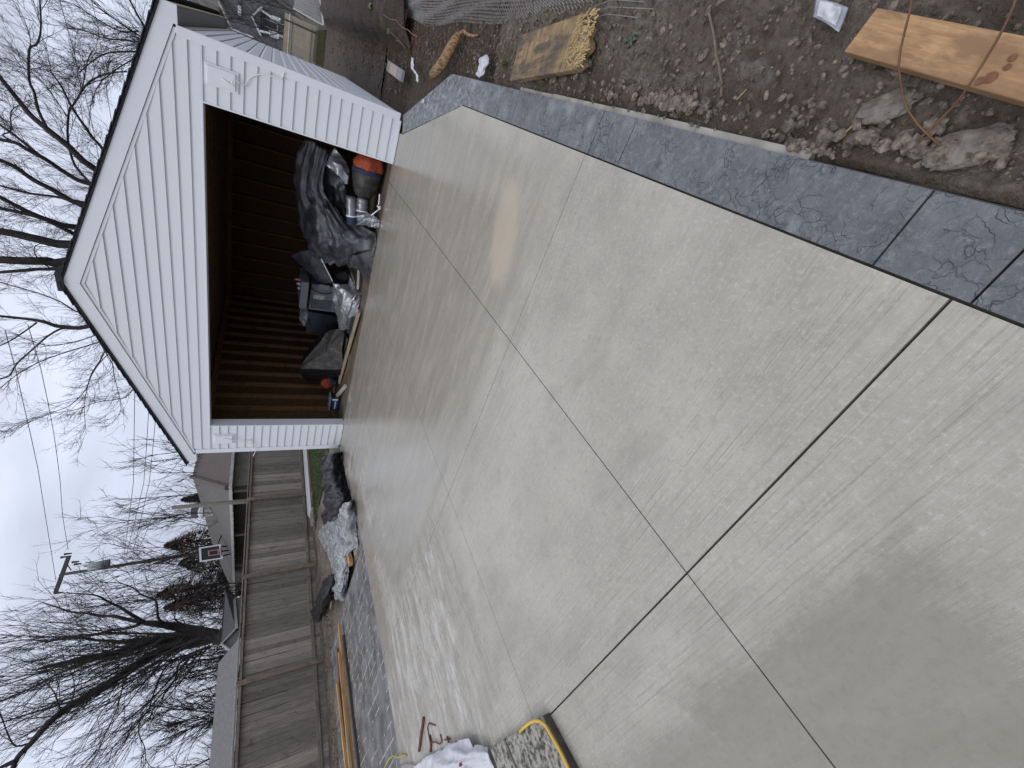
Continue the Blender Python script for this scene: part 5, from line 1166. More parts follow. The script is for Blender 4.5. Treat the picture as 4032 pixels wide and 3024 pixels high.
behind(24, 'dense twiggy bare tree behind the right eave of the garage', [
 ([(4.851,13,4.986),(5.016,13,5.448),(5.159,13,5.793),(5.361,13,6.053)], .03, .012, True),
 ([(4.383,13,5.093),(4.09,13,5.74),(3.731,13,6.114),(3.338,13,6.425)], .03, .012, True),
 ([(4.693,12.6,4.964),(4.507,12.6,5.615),(4.507,12.6,6.063),(4.409,12.6,6.476)], .025, .01, True),
 ([(5.223,12.4,4.753),(5.487,12.3,4.881),(5.74,12.2,5.003)], .03, .02, True),
 ([(4.927,13.4,5.032),(4.743,13.4,5.484),(4.873,13.4,6.073),(5.005,13.4,6.44)], .025, .01, False),
 ([(4.108,13.2,5.222),(3.534,13.2,5.768),(3.084,13.2,6.094),(2.595,13.2,6.287)], .02, .008, True)], 13.5, 4.6, every=.12, Lr=1.0, kids=6)
def bush(seed, label, px, D, n, H, W_, r=.02, lev=2, kids=5, name='bare_shrub', col=None, up=.1):
    t = Tree(seed); c = Vector(px); c = Vector((c.x, c.y, -.4)); side = (Vector((c.y-camP.y, -(c.x-camP.x), 0))).normalized()
    for i in range(n):
        f = t.r.uniform(-1, 1); p = c+side*f*W_*.5+Vector((t.r.uniform(-1, 1), t.r.uniform(-1, 1), 0))
        top = p+side*t.r.gauss(0, H*.12)+Vector((t.r.uniform(-1, 1), t.r.uniform(-1, 1), H*t.r.uniform(.7, 1.05)))
        l = t.limb([tuple(p), tuple(p.lerp(top, .5)+Vector((t.r.gauss(0, .2), t.r.gauss(0, .2), 0))), tuple(top)], r*2.2, r*.5)
        t.dress(l, H*.06, H*.26, r*.8, lev=lev, kids=kids, start=.2, spread=(.3, .7), gr=.14, up=.2)
    return t.done(name, label, tuple(c))
bush(31, 'bare upright tree over the left end of the grey brown roof', (-23.255,17.316,5.161), 38, 5, 9.5, 5, .028)
bush(32, 'bare shrubby tree between the garage eave and the grey brown roof', (-15.375,14.185,4.379), 30, 5, 7.2, 5, .022, kids=4)
bush(33, 'twiggy bare thicket behind the long low garage', (-30.737,8.457,3.114), 40, 11, 7.0, 9, .03)
bush(34, 'twiggy bare thicket at the far left end of the long low garage', (-26.188,3.32,2.641), 34, 9, 6.5, 7, .028, kids=6)
bush(35, 'fine bare tree above the basketball hoop', (-37,22.206,5.499), 52, 8, 12.5, 9, .034)
bush(36, 'fine bare tree behind the brown conifers', (-39.17,18.622,5.185), 52, 8, 9.5, 9, .034)
bush(37, 'dark bare thicket at the foot of the spreading tree', (-27.991,9.746,3.056), 38, 9, 5.5, 8, .03, kids=6)
# conifers
def conifer(seed, label, px, D, top, base_w, c1, c2):
    r = random.Random(seed); P = Vector(px); Tp = Vector(top); b = Vector((Tp.x, Tp.y, -.4)); H = Tp.z-b.z; o = thing('conifer', label, 'tree', tuple(b), 'conifers beyond the houses')
    s = MB(); s.tube([tuple(b), tuple(Tp)], [.25, .03], sides=7); obj('trunk', s, M_bark, o)
    s = MB()
    for i in range(5200):
        f = r.random()**.8; z = H*(.06+.94*f); rad = base_w*.5*(1-f)**.85*(.55+.6*vn(np.array([f*9.0+seed]), np.array([0.3]))[0]+.15); a = r.uniform(0, 6.283)
        lobes = 1+.28*math.sin(a*5+f*23+seed); q = rad*lobes*math.sqrt(r.uniform(.12, 1.08))
        c = b+Vector((math.cos(a)*q, math.sin(a)*q, z-q*.22)); l = r.uniform(.12, .34); d = Vector((math.cos(a)*l, math.sin(a)*l, -l*r.uniform(.0, .8))); e_ = Vector((-math.sin(a), math.cos(a), r.uniform(-.4, .4)))*r.uniform(.03, .07)
        s.quad(tuple(c-e_), tuple(c+d), tuple(c+e_), tuple(c-d*.4))
    obj('crown', s, simple('needles_%d' % seed, c1, c2, 1.5, .95, island=.5), o)
conifer(1, 'narrow reddish brown conifer above the basketball backboard', (-31.095,20.208,4.598), 46, (-30.834,20.571,7.441), 6.5, (.10, .05, .035), (.05, .03, .022))
conifer(2, 'broad dark green conifer right below the utility pole', (-33.597,20.101,4.63), 48, (-33.403,20.39,6.593), 8, (.04, .045, .03), (.07, .045, .03))
conifer(3, 'tallest reddish brown conifer beside the spreading tree', (-34.862,18.093,4.466), 48, (-34.584,18.553,7.84), 6.5, (.085, .045, .032), (.045, .028, .022))
conifer(4, 'ragged brown conifer nearest the spreading tree', (-34.589,16.57,4.321), 47, (-34.275,17.119,7.169), 5.5, (.07, .045, .032), (.04, .028, .022))
conifer(5, 'small dark conifer showing past the slim wooden pole', (-31.651,25.989,5.562), 50, (-31.668,25.969,7.051), 4, (.03, .03, .022), (.05, .04, .03))
# far low treeline closing the horizon
s = MB(); r = random.Random(77)
for i in range(42000):
    a = r.uniform(R(60), R(205)); D = r.uniform(75, 110); h = 3.2+3.0*vn(np.array([a*14]), np.array([1.7]))[0]+1.5*vn(np.array([a*60]), np.array([4.]))[0]
    c = camP+Vector((math.cos(a)*D, math.sin(a)*D, 0)); c.z = -.5+h*r.random()**.7*1.1; l = r.uniform(.3, .9); t2 = r.gauss(0, .35)
    s.quad((c.x-.04, c.y, c.z), (c.x+.04, c.y, c.z), (c.x+math.sin(t2)*l, c.y+math.sin(t2)*l, c.z+l))
tag(obj('far_treeline', s, simple('far_brush', (.075, .06, .05), (.05, .045, .035), .3, 1, island=.4)), 'far brown treeline and brush along the horizon', 'treeline', kind='stuff')

# ================================================================ right side background
HY = 55
Hs = thing('grey_house', 'grey shingled house with white trimmed porch gable behind the garage', 'house', (7.2, HY, -1))
M_gsh = shingle('grey_cedar_siding', (.22, .22, .23), (.15, .15, .16), 9)
s = MB(); s.box(3.0, 13.5, HY, HY+.3, -1, 6.2); obj('wall', s, M_gsh, Hs)
s = MB(); s.prism([(2.5, HY-.4, 6.0), (14, HY-.4, 6.0), (14, HY+5, 9), (2.5, HY+5, 9)], (0, 0, .1)); obj('roof', s, M_sh1, Hs)
w_ = [(7.041,54.9,4.825),(7.191,54.9,4.149),(6.424,54.9,4.143),(6.471,54.9,4.828)]
xs4 = [p[0] for p in w_]; zs4 = [p[2] for p in w_]; x0, x1, z0, z1 = min(xs4), max(xs4), min(zs4)+.2, max(zs4)-.2
s = MB(); s.box(x0, x1, HY-.12, HY-.02, z0, z1); wd_ = obj('window', s, M_trim, Hs)
s = MB(); s.box(x0+.1, x1-.1, HY-.14, HY-.121, z0+.1, (z0+z1)/2-.04); s.box(x0+.1, x1-.1, HY-.14, HY-.121, (z0+z1)/2+.04, z1-.1); obj('pane', s, simple('dark_glass', (.05, .06, .08), (.08, .09, .11), 2, .15), wd_)
for sx_ in (x0-.35, x1+.02): s = MB(); s.box(sx_, sx_+.33, HY-.1, HY-.02, z0, z1); obj('shutter', s, simple('navy_shutter', (.05, .06, .08), (.04, .05, .07)), Hs)
g3 = [(7.824,52.5,2.784),(6.737,52.5,3.572),(5.535,52.5,2.773)]
s = MB()
for a_, b_ in ((g3[0], g3[1]), (g3[1], g3[2])): s.prism([a_, b_, (b_[0], b_[1], b_[2]-.28), (a_[0], a_[1], a_[2]-.28)], (0, -.15, 0))
obj('gable_trim', s, M_trim, Hs)
s = MB(); s.prism([(g3[0][0], 52.5, g3[0][2]-.1), (g3[1][0], 52.5, g3[1][2]-.1), (g3[2][0], 52.5, g3[2][2]-.1)], (0, 2.4, 0)); obj('porch_gable', s, M_gsh, Hs)
zg = min(g3[0][2], g3[2][2])
s = MB(); s.prism([(g3[1][0], 52.3, g3[1][2]+.02), (g3[0][0], 52.3, g3[0][2]+.02), (g3[0][0], 52.3, g3[0][2]-.08), (g3[1][0], 52.3, g3[1][2]-.08)], (0, 2.7, 0)); s.prism([(g3[1][0], 52.3, g3[1][2]+.02), (g3[2][0], 52.3, g3[2][2]+.02), (g3[2][0], 52.3, g3[2][2]-.08), (g3[1][0], 52.3, g3[1][2]-.08)], (0, 2.7, 0)); obj('porch_roof', s, M_sh1, Hs)
d_ = [(7.12,54.8,2.658),(6.382,54.8,2.554),(6.376,54.8,1.15),(7.238,54.8,1.172)]
x0, x1 = sorted((d_[1][0], d_[0][0])); z1 = (d_[0][2]+d_[1][2])/2; z0 = (d_[2][2]+d_[3][2])/2
s = MB(); s.box(x0, x1, HY-.15, HY-.02, z0, z1); dr = obj('door', s, M_trim, Hs)
s = MB(); s.box(x0+.1, x1-.1, HY-.17, HY-.151, z0+.1, z1-.1); obj('glass', s, simple('storm_glass', (.05, .075, .09), (.1, .13, .15), 1.2, .12), dr)
for a_, b_ in (((1000,165,51.5), (1400,430,51.5)), ((985,530,51.5), (1390,635,51.5))): pass
for pts in ([(7.543,51.8,2.665),(7.16,51.8,0.718)], [(5.9,51.8,2.675),(6.209,51.8,0.709)]):
    s = MB(); s.tube(pts, .09, sides=5); obj('porch_post', s, M_trim, Hs)
for pts in ([(7.451,51,1.733),(7.613,51,1.024),(7.233,51,1.074),(7.163,51,1.837)], [(6.307,51,1.844),(6.279,51,1.068),(5.888,51,1.119),(5.845,51,1.798)]):
    s = MB(); P4 = [Vector(p) for p in pts]
    s.tube([tuple(P4[0]), tuple(P4[3])], .06, sides=4); s.tube([tuple(P4[1]), tuple(P4[2])], .06, sides=4)
    for i in range(6): s.tube([tuple(P4[0].lerp(P4[3], i/5)), tuple(P4[1].lerp(P4[2], i/5))], .035, sides=4)
    obj('railing', s, M_trim, Hs)
s = MB(); s.prism([(5.055,54,5.094),(5.151,54,4.858),(5.157,54,3.215),(5.022,54,3.31)], (0, .2, 0)); obj('downspout', s, M_trim, Hs)
bush(38, 'dark twiggy brush in front of the grey house behind the garage', (7.3, 30, -.2), 30, 12, 5.2, 3.6, .012, kids=6)
s = MB(); s.tube([(6.731,40,5.04),(6.333,40,4.78),(5.835,40,4.479),(5.403,40,4.152)], .13, sides=6); tag(obj('birch_limb', s, simple('pale_birch', (.5, .5, .48), (.2, .2, .19), 8, .8), loc=(5.403,40,4.152)), 'pale slanting birch limb in front of the grey house', 'limb')
R2 = thing('red_house', 'red brown house side wall with pale window right of the porch gable', 'house', (10, 60, -1))
q = [(8.483,60,2.939),(9.169,60,1.332)]; s = MB(); s.box(q[1][0]-1.2, 22, 60, 60.3, -1, q[0][2]); obj('wall', s, simple('red_brown_wall', (.13, .07, .055), (.09, .05, .04), 3, .9), R2)
q = [(8.916,59.8,1.672),(8.532,59.8,1.16)]; s = MB(); s.box(min(q[0][0],q[1][0]), max(q[0][0],q[1][0]), 59.8, 59.98, min(q[0][2],q[1][2]), max(q[0][2],q[1][2])); obj('window', s, M_off, R2)
# tan wooden fence and chain link in front of it
TF = thing('tan_fence', 'short tan painted board fence at the end of the side yard', 'fence', (6.4, 18.3, 0))
M_tan = simple('tan_paint', (.40, .35, .25), (.33, .285, .2), 6, .8, .2, island=.1)
s = MB(); x = 3.5
while x < 7.05: s.box(x, x+.138, 18.3, 18.32, -.02, 1.14); x += .14
obj('board_panel', s, M_tan, TF)
for z_ in (.12, .86): s = MB(); s.box(3.5, 7.05, 18.26, 18.298, z_, z_+.09); obj('rail', s, M_tan, TF)
CL = thing('chain_link_fence', 'low galvanised chain link fence with top rail in front of the tan fence', 'fence', (6.4, 16, 0))
def link(mb, x0, x1, z0, z1, f, step=.06, r=.0035):
    n = int((x1-x0)/step)
    for i in range(-int((z1-z0)/step)-1, n+1):
        for sg in (1, -1):
            a = x0+i*step if sg > 0 else x0+i*step+(z1-z0); pts = []
            za, zb2 = z0, z1; xa = a; xb = a+sg*(z1-z0)
            # clip to the panel
            def cl_(xx): return min(max(xx, x0), x1)
            t0 = 0; t1 = 1
            for lim, s_ in ((x0, 1), (x1, -1)):
                da, db = (xa-lim)*s_, (xb-lim)*s_
                if da < 0 and db < 0: t0 = 2
                elif da < 0: t0 = max(t0, -da/(db-da))
                elif db < 0: t1 = min(t1, da/(da-db))
            if t0 < t1: mb.tube([f(xa+(xb-xa)*t0, za+(zb2-za)*t0), f(xa+(xb-xa)*t1, za+(zb2-za)*t1)], r, sides=3, cap=False)
s = MB(); link(s, 5.2, 7.05, .02, .98, lambda x, z: (x, 16.0, z)); obj('mesh', s, M_galv, CL)
s = MB(); s.tube([(5.2, 16, 1.0), (7.1, 16, 1.0)], .022, sides=8); obj('top_rail', s, M_galv, CL)
for x in (6.86,): s = MB(); s.tube([(x, 16, -.1), (x, 16, 1.5)], .03, sides=8); obj('post', s, simple('dark_post', (.05, .05, .05), (.08, .08, .07)), CL)
CL2 = thing('leaning_fence', 'leaning chain link panel with pale pole to the right of the tan fence', 'fence panel', (7.3, 12, 0))
q = [Vector(p) for p in [(7.176,13,0.989),(7.022,11,0.235),(7.653,10.6,0.387),(7.502,12.6,0.957)]]
s = MB()
for i in range(34):
    f = i/33; s.tube([tuple(q[0].lerp(q[1], f)), tuple(q[3].lerp(q[2], min(1, f+.12)))], .004, sides=3, cap=False); s.tube([tuple(q[0].lerp(q[1], f)), tuple(q[3].lerp(q[2], max(0, f-.12)))], .004, sides=3, cap=False)
    if i % 2 == 0: s.tube([tuple(q[0].lerp(q[3], f)), tuple(q[1].lerp(q[2], f))], .003, sides=3, cap=False)
obj('mesh', s, M_galv, CL2)
s = MB(); s.tube([tuple(q[0]), tuple(q[1])], .02, sides=8); obj('rail', s, M_galv, CL2)
s = MB(); s.tube([(7.59,10.4,0.427),(7.335,10.4,0.336),(7.008,10.4,0.258)], .035, sides=8); obj('pole', s, simple('pale_plastic', (.5, .52, .53), (.4, .42, .43)), CL2)
# rotted log bank
s = MB(); P = []
mb = drape([
  [(6.60, -.02, -.03)]*1+[(6.72, 0.3, -.05), (6.98, .35, .10), (7.25, .45, .16), (7.7, .5, .2)],
  [(6.72, .75, -.06), (6.80, .9, .0), (6.98, 1.0, .15), (7.25, 1.1, .22), (7.7, 1.2, .25)],
  [(6.76, 2.2, -.06), (6.86, 2.3, .03), (7.0, 2.3, .22), (7.3, 2.4, .3), (7.8, 2.5, .32)],
  [(6.80, 4.2, -.06), (6.90, 4.3, .05), (7.05, 4.3, .3), (7.4, 4.4, .36), (8.0, 4.5, .4)],
  [(6.86, 7.0, -.06), (6.98, 7.0, .06), (7.15, 7.0, .34), (7.5, 7.0, .42), (8.2, 7, .45)],
  [(7.0, 10.5, -.06), (7.1, 10.5, .06), (7.25, 10.5, .34), (7.7, 10.5, .44), (8.6, 10.5, .45)],
  [(7.1, 13.5, -.06), (7.2, 13.5, .05), (7.4, 13.5, .3), (7.9, 13.5, .4), (9, 13.5, .4)]], nu=22, nv=16, amp=.03, fs=3.5, seed=51, ragged=.0)
def barkm():
    m = NB('rotten_bark'); v = m.co((14, 1.5, 14)); g = m.noise(v, 2.4, 7, .7, .6); c = m.mix(m.rng(g, .35, .65), (.055, .036, .025), (.02, .013, .009))
    c = m.mix(m.rng(m.noise(m.co(), 2.2, 6, .7), .58, .68), c, (.075, .062, .03)); m.col(c); m.rough(.9); m.bump(g, .9, .03); return m.m
tag(obj('rotting_log', mb, barkm(), loc=(7.0, 3, 0), smooth=True), 'long rotting brown log bank running beside the garage wall', 'log')
rg = random.Random(61)
for i, lb in enumerate(('thin dry vine trailing over the near end of the rotting log', 'longest pale vine slanting across the rotting log', 'curled dry vine near the cut end of the rotting log')):
    s = MB(); P0 = [(7.097,2.032,0.15),(7.079,1.281,0.2),(6.927,1.182,0.1)][i]; P1 = [(6.793,0.441,0.03),(6.884,-0.322,0.06),(6.779,0.425,0.02)][i]
    pts = [Vector(P0).lerp(Vector(P1), k/8)+Vector((rg.gauss(0, .008), rg.gauss(0, .03), rg.uniform(.0, .02))) for k in range(9)]
    s.tube(pts, .0055, sides=5); tag(obj('dry_vine', s, simple('dry_vine_skin', (.2, .13, .07), (.13, .08, .05), 20, .9), loc=P1), lb, 'vine', 'dry vines on the log')
s = MB()
for i in range(1500):
    x = rg.uniform(6.66, 7.14); y = rg.uniform(-3.2, 9) if rg.random() < .6 else rg.uniform(-.5, 4); a = rg.uniform(0, 6.28); l = rg.uniform(.03, .16)
    z = -.03+rg.random()*.03+(.12 if x > 6.95 and y > .3 else 0)
    s.tube([(x, y, z), (x+math.cos(a)*l*.5, y+math.sin(a)*l*.5, z+.012), (x+math.cos(a)*l, y+math.sin(a)*l, z)], rg.uniform(.001, .0028), sides=3, cap=False)
tag(obj('twig_litter', s, simple('litter_brown', (.16, .09, .05), (.08, .05, .035), 10, .9, island=.5)), 'dry twigs, roots and needles littering the mud beside the garage', 'twig litter', kind='stuff')
# orange root log
t = thing('peeled_log', 'short peeled orange brown log with mud stripes lying beside the edging corner', 'log', (6.725,-1.244,0))
M_peel = simple('peeled_orange_wood', (.33, .20, .09), (.07, .05, .035), 9, .8, .7, 30, .01, stretch=(9, 2, 3), lo=.45, hi=.62)
s = MB(); s.tube([(6.585,-1.121,0.03),(6.637,-1.3,0.04),(6.716,-1.491,0.05),(6.801,-1.581,0.05),(6.877,-1.671,0.05),(6.927,-1.755,0.05)], [.045, .05, .05, .047, .042, .03], sides=16); obj('log_body', s, M_peel, t, smooth=True)
s = MB(); s.tube([(6.936,-1.789,0.05),(6.954,-1.875,0.05),(6.932,-1.984,0.04),(6.929,-2.073,0.03),(6.941,-2.163,0.02)], [.016, .014, .013, .011, .006], sides=8); obj('side_root', s, M_peel, t, smooth=True)
s = MB()
for i in range(26):
    x0, y0, z0 = (6.566,-1.075,0.02); a = rg.uniform(1.5, 5); l = rg.uniform(.03, .10); s.tube([(x0+rg.uniform(-.03,.03), y0+rg.uniform(-.05,.05), .01), (x0+math.cos(a)*l, y0+math.sin(a)*l, .015)], .0022, sides=3)
obj('root_fibres', s, simple('fibre_orange', (.22, .09, .04), (.13, .06, .03)), t)
# white rags
def rag(label, net, cat='rag', m=None, **k): return sheet('rag', net, m or simple('white_plastic_rag', (.62, .63, .66), (.45, .46, .5), 12, .4), label, cat, amp=.008, fs=22, nu=7, nv=7, ragged=.006, solid=.0015, **k)
rag('torn white plastic rag on the mud beside the edging', [[(6.667,-2.33,0.012),(6.65,-2.434,0.012),(6.679,-2.511,0.012)], [(6.734,-2.37,0.02),(6.705,-2.512,0.035),(6.724,-2.535,0.015)], [(6.775,-2.332,0.015),(6.763,-2.508,0.04),(6.755,-2.566,0.015)], [(6.816,-2.457,0.012),(6.805,-2.519,0.02),(6.785,-2.549,0.012)]], seed=61)
rag('narrow white plastic strip beside the small paver board', [[(6.7,0.045,0.02),(6.69,-0.087,0.02)], [(6.634,-0.003,0.02),(6.627,-0.163,0.02)], [(6.579,-0.075,0.015),(6.585,-0.218,0.02)], [(6.534,-0.341,0.015),(6.535,-0.462,0.015)], [(6.479,-0.374,0.01),(6.465,-0.502,0.012)]], 'plastic strip', seed=62)
rag('tiny white scrap touching the diagonal edging by the garage', [[(6.285,-0.77,0),(6.289,-0.878,0)], [(6.332,-0.858,0.02),(6.338,-0.961,0.02)]], 'scrap', seed=63)
rag('small grey white plastic loop near the green weeds', [[(6.992,-3.51,0.02),(6.981,-3.538,0.02)], [(6.989,-3.584,0.03),(6.979,-3.583,0.03)], [(6.974,-3.598,0.02),(6.971,-3.583,0.02)], [(6.95,-3.629,0.01),(6.948,-3.613,0.01)]], 'plastic loop', seed=64)
# boards in the mud
def stained():
    return wood('mud_stained_board', (.36, .235, .10), (.13, .095, .065), gl=(34, 3, 5), stain=(.07, .058, .045), rough=.8)
pA, pB = (6.794,-3.168,0.02), (6.913,-4.011,0.02)
P = Vector(pA); Q = Vector(pB); 
plank('broken_board', 'mud stained yellow board with a splintered bright end', 'board', pA, tuple(Q), .27, .045, stained(), notch=[(-.03, -.5), (.03, -.40), (.0, -.25), (.045, -.12), (.02, .0), (-.01, .08), (.02, .2), (-.09, .26), (-.11, .5)])
s = MB(); rg = random.Random(8); dq = (Q-P).normalized(); nq = Vector((-dq.y, dq.x, 0))
for i in range(150):
    a = Q-dq*rg.uniform(-.02, .17)+nq*rg.uniform(-.12, .13); l = rg.uniform(.015, .05); s.tube([tuple(a+Vector((0,0,.044))), tuple(a+dq*l+nq*rg.uniform(-.022,.022)+Vector((0,0,.044+rg.uniform(0,.006))))], rg.uniform(.0015, .004), sides=4)
tag(obj('splinters', s, wood('fresh_splinters', (.55, .42, .2), (.4, .28, .12)), loc=tuple(Q)), 'fresh yellow splinters on the broken end of the mud stained board', 'splinters')
pA, pB = Vector((6.951,-5.464,0.03)), Vector((6.881,-5.883,0.03))
plank('pine_board', 'clean orange pine board with dark knots lying in the near mud', 'board', tuple(pA), tuple(pA+(pB-pA)*2.2), .105, .038, wood('orange_pine', (.46, .28, .135), (.31, .175, .08), gl=(3, 40, 40), rough=.6, lo=.38, hi=.62, stain=(.24, .14, .07)))
s = MB()
for px, rr_ in (((6.851,-5.829,0.069), .009), ((6.859,-5.844,0.069), .012), ((6.88,-5.859,0.069), .007), ((6.898,-5.855,0.069), .008)):
    s.tube([px, (px[0], px[1], px[2]+.0008+rr_*.05)], rr_, sides=14)
tag(obj('wood_knot', s, simple('red_knot', (.20, .085, .04), (.12, .05, .025), 60, .6), loc=(6.865,-5.849,0.068)), 'dark red knots in the orange pine board', 'knots')
pA, pB = Vector((6.535,1.201,0.03)), Vector((6.473,0.166,0.03))
plank('paver_board', 'small flat board with a pale centre stripe beside the garage wall', 'board', tuple(pA), tuple(pB), .13, .04, simple('grey_pink_board', (.26, .25, .26), (.2, .19, .2), 12, .7))
s = MB(); u_ = (pB-pA).normalized(); n_ = Vector((-u_.y, u_.x, 0)); c_ = pA.lerp(pB, .5)
s.prism([tuple(c_-u_*.28-n_*.06+Vector((0,0,.0405))), tuple(c_+u_*.22-n_*.06+Vector((0,0,.0405))), tuple(c_+u_*.22+n_*.06+Vector((0,0,.0405))), tuple(c_-u_*.28+n_*.06+Vector((0,0,.0405)))], (0, 0, .003))
tag(obj('stripe', s, simple('pale_stripe', (.42, .35, .29), (.34, .29, .25), 20, .7), loc=tuple(c_)), 'pale sandy stripe across the small flat board', 'stripe')
# twig hoops and sticks
M_cane = simple('red_brown_cane', (.09, .035, .022), (.16, .08, .03), 14, .6)
for lb, pts in (('dark cane bending from the frame edge over the pine board', [(7.012,-5.576,0.12),(6.975,-5.593,0.11),(6.938,-5.606,0.1),(6.899,-5.621,0.09),(6.866,-5.64,0.085),(6.832,-5.669,0.08),(6.803,-5.692,0.06),(6.782,-5.715,0.04),(6.762,-5.748,0.02),(6.743,-5.788,0.01),(6.728,-5.825,0.005)]),
                ('second longer cane crossing the pine board further along', [(6.995,-5.802,0.13),(6.966,-5.815,0.13),(6.938,-5.82,0.12),(6.911,-5.822,0.11),(6.872,-5.824,0.1),(6.837,-5.822,0.085),(6.808,-5.808,0.05),(6.779,-5.786,0.02),(6.744,-5.771,0.01),(6.729,-5.759,0.005)])):
    s = MB(); s.tube(pts, .0027, sides=7); tag(obj('cane', s, M_cane, loc=pts[-1], smooth=True), lb, 'cane', 'canes over the pine board')
s = MB(); s.tube([(7.03,-4.766,0.01),(6.977,-4.835,0.02),(6.94,-4.875,0.02),(6.887,-4.927,0.02),(6.849,-4.966,0.01),(6.811,-4.997,0),(6.767,-5.023,-0.01)], .0048, sides=6); tag(obj('stick', s, simple('grey_stick', (.18, .14, .10), (.11, .085, .065), 20, .9), loc=(6.894,-4.904,0)), 'thin grey brown stick standing out on the open mud', 'stick')
for lb, a_, b_ in (('short yellow straw on the mud near the thin stick', (465,605), (525,540)), ('short yellow straw near the driveway edging', (1128,803), (1163,770))):
    pass
s = MB(); s.tube([(6.763,-5.111,0),(6.799,-5.132,0.003)], .0016, sides=4); tag(obj('straw', s, simple('yellow_straw', (.45, .33, .12), (.4, .3, .1)), loc=(6.763,-5.111,0)), 'yellow straw on the mud near the thin grey stick', 'straw', 'straws on the mud')
s = MB(); s.tube([(6.723,-5.568,0),(6.739,-5.575,0.003)], .0018, sides=4); tag(obj('straw', s, simple('yellow_straw', (.45, .33, .12), (.4, .3, .1)), loc=(6.723,-5.568,0)), 'yellow straw close to the slate edging', 'straw', 'straws on the mud')
# packet
t = thing('plastic_packet', 'small clear plastic packet with white powder lying on the near mud', 'packet', (7.013,-5.298,0))
mb = drape([[(7.06,-5.215,0.01),(7.038,-5.292,0.03),(7.03,-5.345,0.01)], [(7.034,-5.229,0.01),(7.004,-5.32,0.045),(7.008,-5.352,0.01)], [(7.01,-5.242,0.01),(6.982,-5.322,0.035),(6.967,-5.362,0.01)]], nu=8, nv=8, amp=.003, fs=20, seed=71, ragged=.001)
obj('clear_bag', mb, simple('cloudy_clear_plastic', (.42, .43, .5), (.34, .35, .4), 14, .15), t, smooth=True, solid=.001)
mb = drape([[(7.04,-5.256,0.033),(7.025,-5.309,0.05),(7.018,-5.342,0.035)], [(7.021,-5.262,0.033),(6.995,-5.335,0.062),(7.004,-5.35,0.035)], [(7.002,-5.271,0.033),(6.983,-5.329,0.052),(6.973,-5.358,0.035)]], nu=8, nv=8, amp=.004, fs=26, seed=72, ragged=.001)
obj('white_powder', mb, simple('white_powder_pack', (.66, .67, .72), (.56, .57, .62), 30, .35), t, smooth=True, solid=.003)
# stones half buried
for lb, px, rd, sd in (('large pale stone half buried below the pine board', (6.801,-5.622,-0.012), (.036, .062, .014), 1), ('broad pale mortar patch stone nearest the driveway corner', (6.737,-5.869,-0.012), (.042, .072, .014), 2)):
    s = MB(); blob(s, px, rd, sd, amp=.3, fs=2.5, rot=.5, pw=.8); tag(obj('stone', s, simple('pale_stone_%d' % sd, (.27, .245, .21), (.13, .112, .095), 28, .85, 1.0, 90, .01), loc=px, smooth=True), lb, 'stone', 'pale stones in the near mud')
for i, (a_, b_, w_) in enumerate(((1700,600,.028),(1240,580,.022),(1350,560,.026))):
    pass
rg = random.Random(9)
for lb, px, r_ in (('grey clod under the broken board at its middle', (6.795,-3.899,0), .022), ('larger grey clod under the splintered end of the board', (6.824,-4.025,0), .032), ('small clod at the foot of the orange splintered board', (6.697,-2.929,0), .02), ('red brick fragment beyond the splintered board end', (6.925,-4.091,0), .022), ('round grey pebble on the concrete footing', (6.679,-5.357,0), .012), ('dark grey stone by the chain link edge', (6.854,-0.553,0), .03)):
    s = MB(); rock(s, (px[0], px[1], r_*.3), r_, rg); o = obj('stone', s, simple('brick_frag', (.14, .055, .04), (.1, .04, .03)) if 'brick' in lb else simple('clod_grey', (.16, .145, .125), (.1, .09, .078), 20, .9, .6), loc=px)
    k = o.modifiers.new('sub', 'SUBSURF'); k.levels = 2; k.render_levels = 2; k.subdivision_type = 'SIMPLE'; tag(o, lb, 'stone')
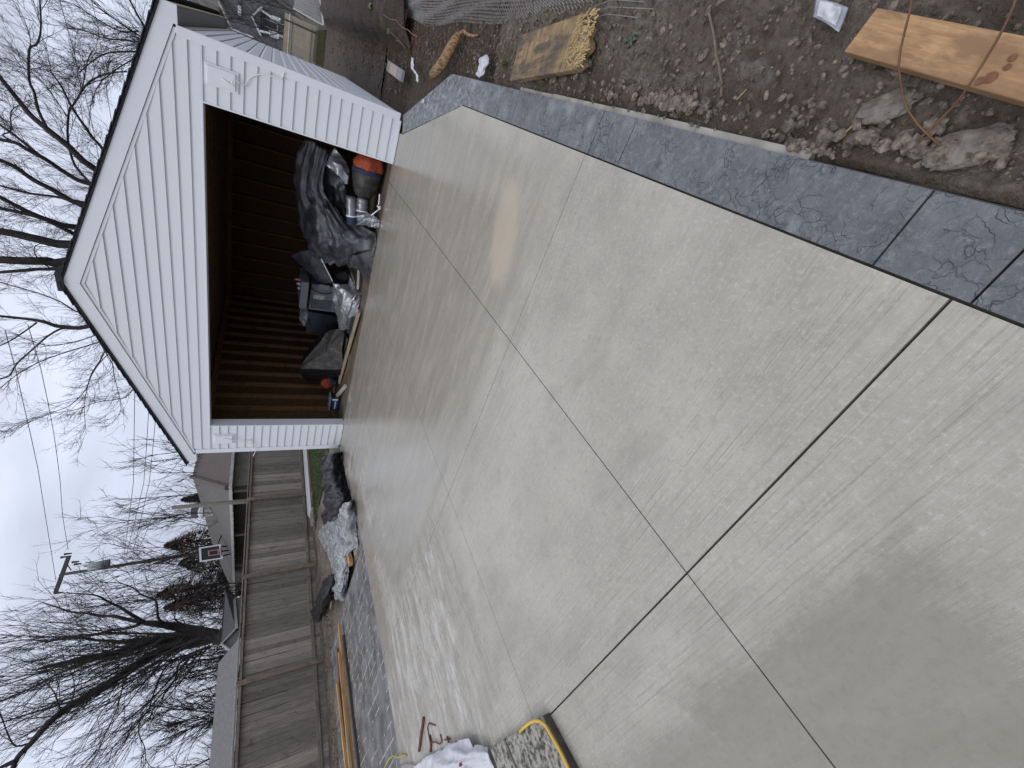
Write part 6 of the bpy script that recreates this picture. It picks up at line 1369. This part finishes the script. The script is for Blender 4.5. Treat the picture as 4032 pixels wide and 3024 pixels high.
# weeds
def weed(label, px, n, h, m, seed, broad=True, grp=None):
    r = random.Random(seed); s = MB()
    for i in range(n):
        a = r.uniform(0, 6.28); l = h*r.uniform(.5, 1); x, y, z = px; x += r.gauss(0, .012); y += r.gauss(0, .02)
        if broad:
            c, d = math.cos(a), math.sin(a); w_ = l*.28
            s.grid([[(x, y, z), (x, y, z)], [(x+c*l*.5-d*w_, y+d*l*.5+c*w_, z+l*.6), (x+c*l*.5+d*w_, y+d*l*.5-c*w_, z+l*.6)], [(x+c*l*.9-d*w_*.7, y+d*l*.9+c*w_*.7, z+l*.45), (x+c*l*.9+d*w_*.7, y+d*l*.9-c*w_*.7, z+l*.45)], [(x+c*l, y+d*l, z+l*.3)]*2])
        else:
            s.quad((x-.002, y, z), (x+.002, y, z), (x+math.cos(a)*l*.5, y+math.sin(a)*l*.5, z+l))
    tag(obj('weed', s, m, loc=px), label, 'weed', grp)
M_leaf = simple('weed_leaf', (.07, .12, .035), (.12, .16, .05), 20, .6, island=.3)
weed('leafy green weed by the chain link edge above the broken board', (7.035,-3.134,-0.02), 34, .05, M_leaf, 1)
weed('smaller green weed right of the leafy one', (7.026,-3.37,-0.02), 14, .04, M_leaf, 2)
weed('yellow green grass tuft between rag and broken board', (6.776,-2.827,-0.02), 70, .06, simple('tuft_blade', (.13, .14, .04), (.08, .10, .03), 20, .7, island=.4), 3, False)
weed('small bluish weed at the right of the splintered board', (6.955,-4.299,-0.02), 16, .04, simple('blue_leaf', (.06, .10, .06), (.09, .12, .07)), 4)
weed('mossy sprout on the rotting log', (6.927,1.239,0.1), 20, .06, M_leaf, 5)
weed('bright sprout on top of the rotting log', (7.17,2.119,0.25), 18, .08, M_leaf, 6)
# crushed chain link along the far right edge of the mud
s = MB(); rg = random.Random(14)
for j in range(17):
    u = j*.021; pts = []; y = -3.85; k = 0
    while y < 2.2:
        x = 7.045+max(0, y+.2)*.085+u*.75+(.0075 if k % 2 else -.0075)+.012*math.sin(y*3.1+j*.2); z = -.02+u*.55+.01*math.sin(y*4+j)+(.006 if k % 2 else 0)
        pts.append((x+rg.uniform(-.002, .002), y, z)); y += .0165 if k % 2 else .027; k += 1
    s.tube(pts, .0019, sides=3, cap=False)
tag(obj('chain_link_mesh', s, M_galv, loc=(7.15, -1, 0)), 'flattened galvanised chain link mesh lying along the outer edge of the mud', 'chain link mesh')
s = MB()
for i in range(5):
    x0 = 7.03+i*.03; s.tube([(x0, -3.85, .0), (x0+.01, -4.05, .02), (x0-.005, -4.3-.1*(i % 2), .01)], .0018, sides=4)
tag(obj('loose_wire', s, M_galv, loc=(7.05, -4, 0)), 'loose wire ends sticking out of the flattened chain link mesh', 'wire ends')
# mud under the far right edge
print('objects', len(bpy.data.objects), 'faces', sum(len(m.polygons) for m in bpy.data.meshes))
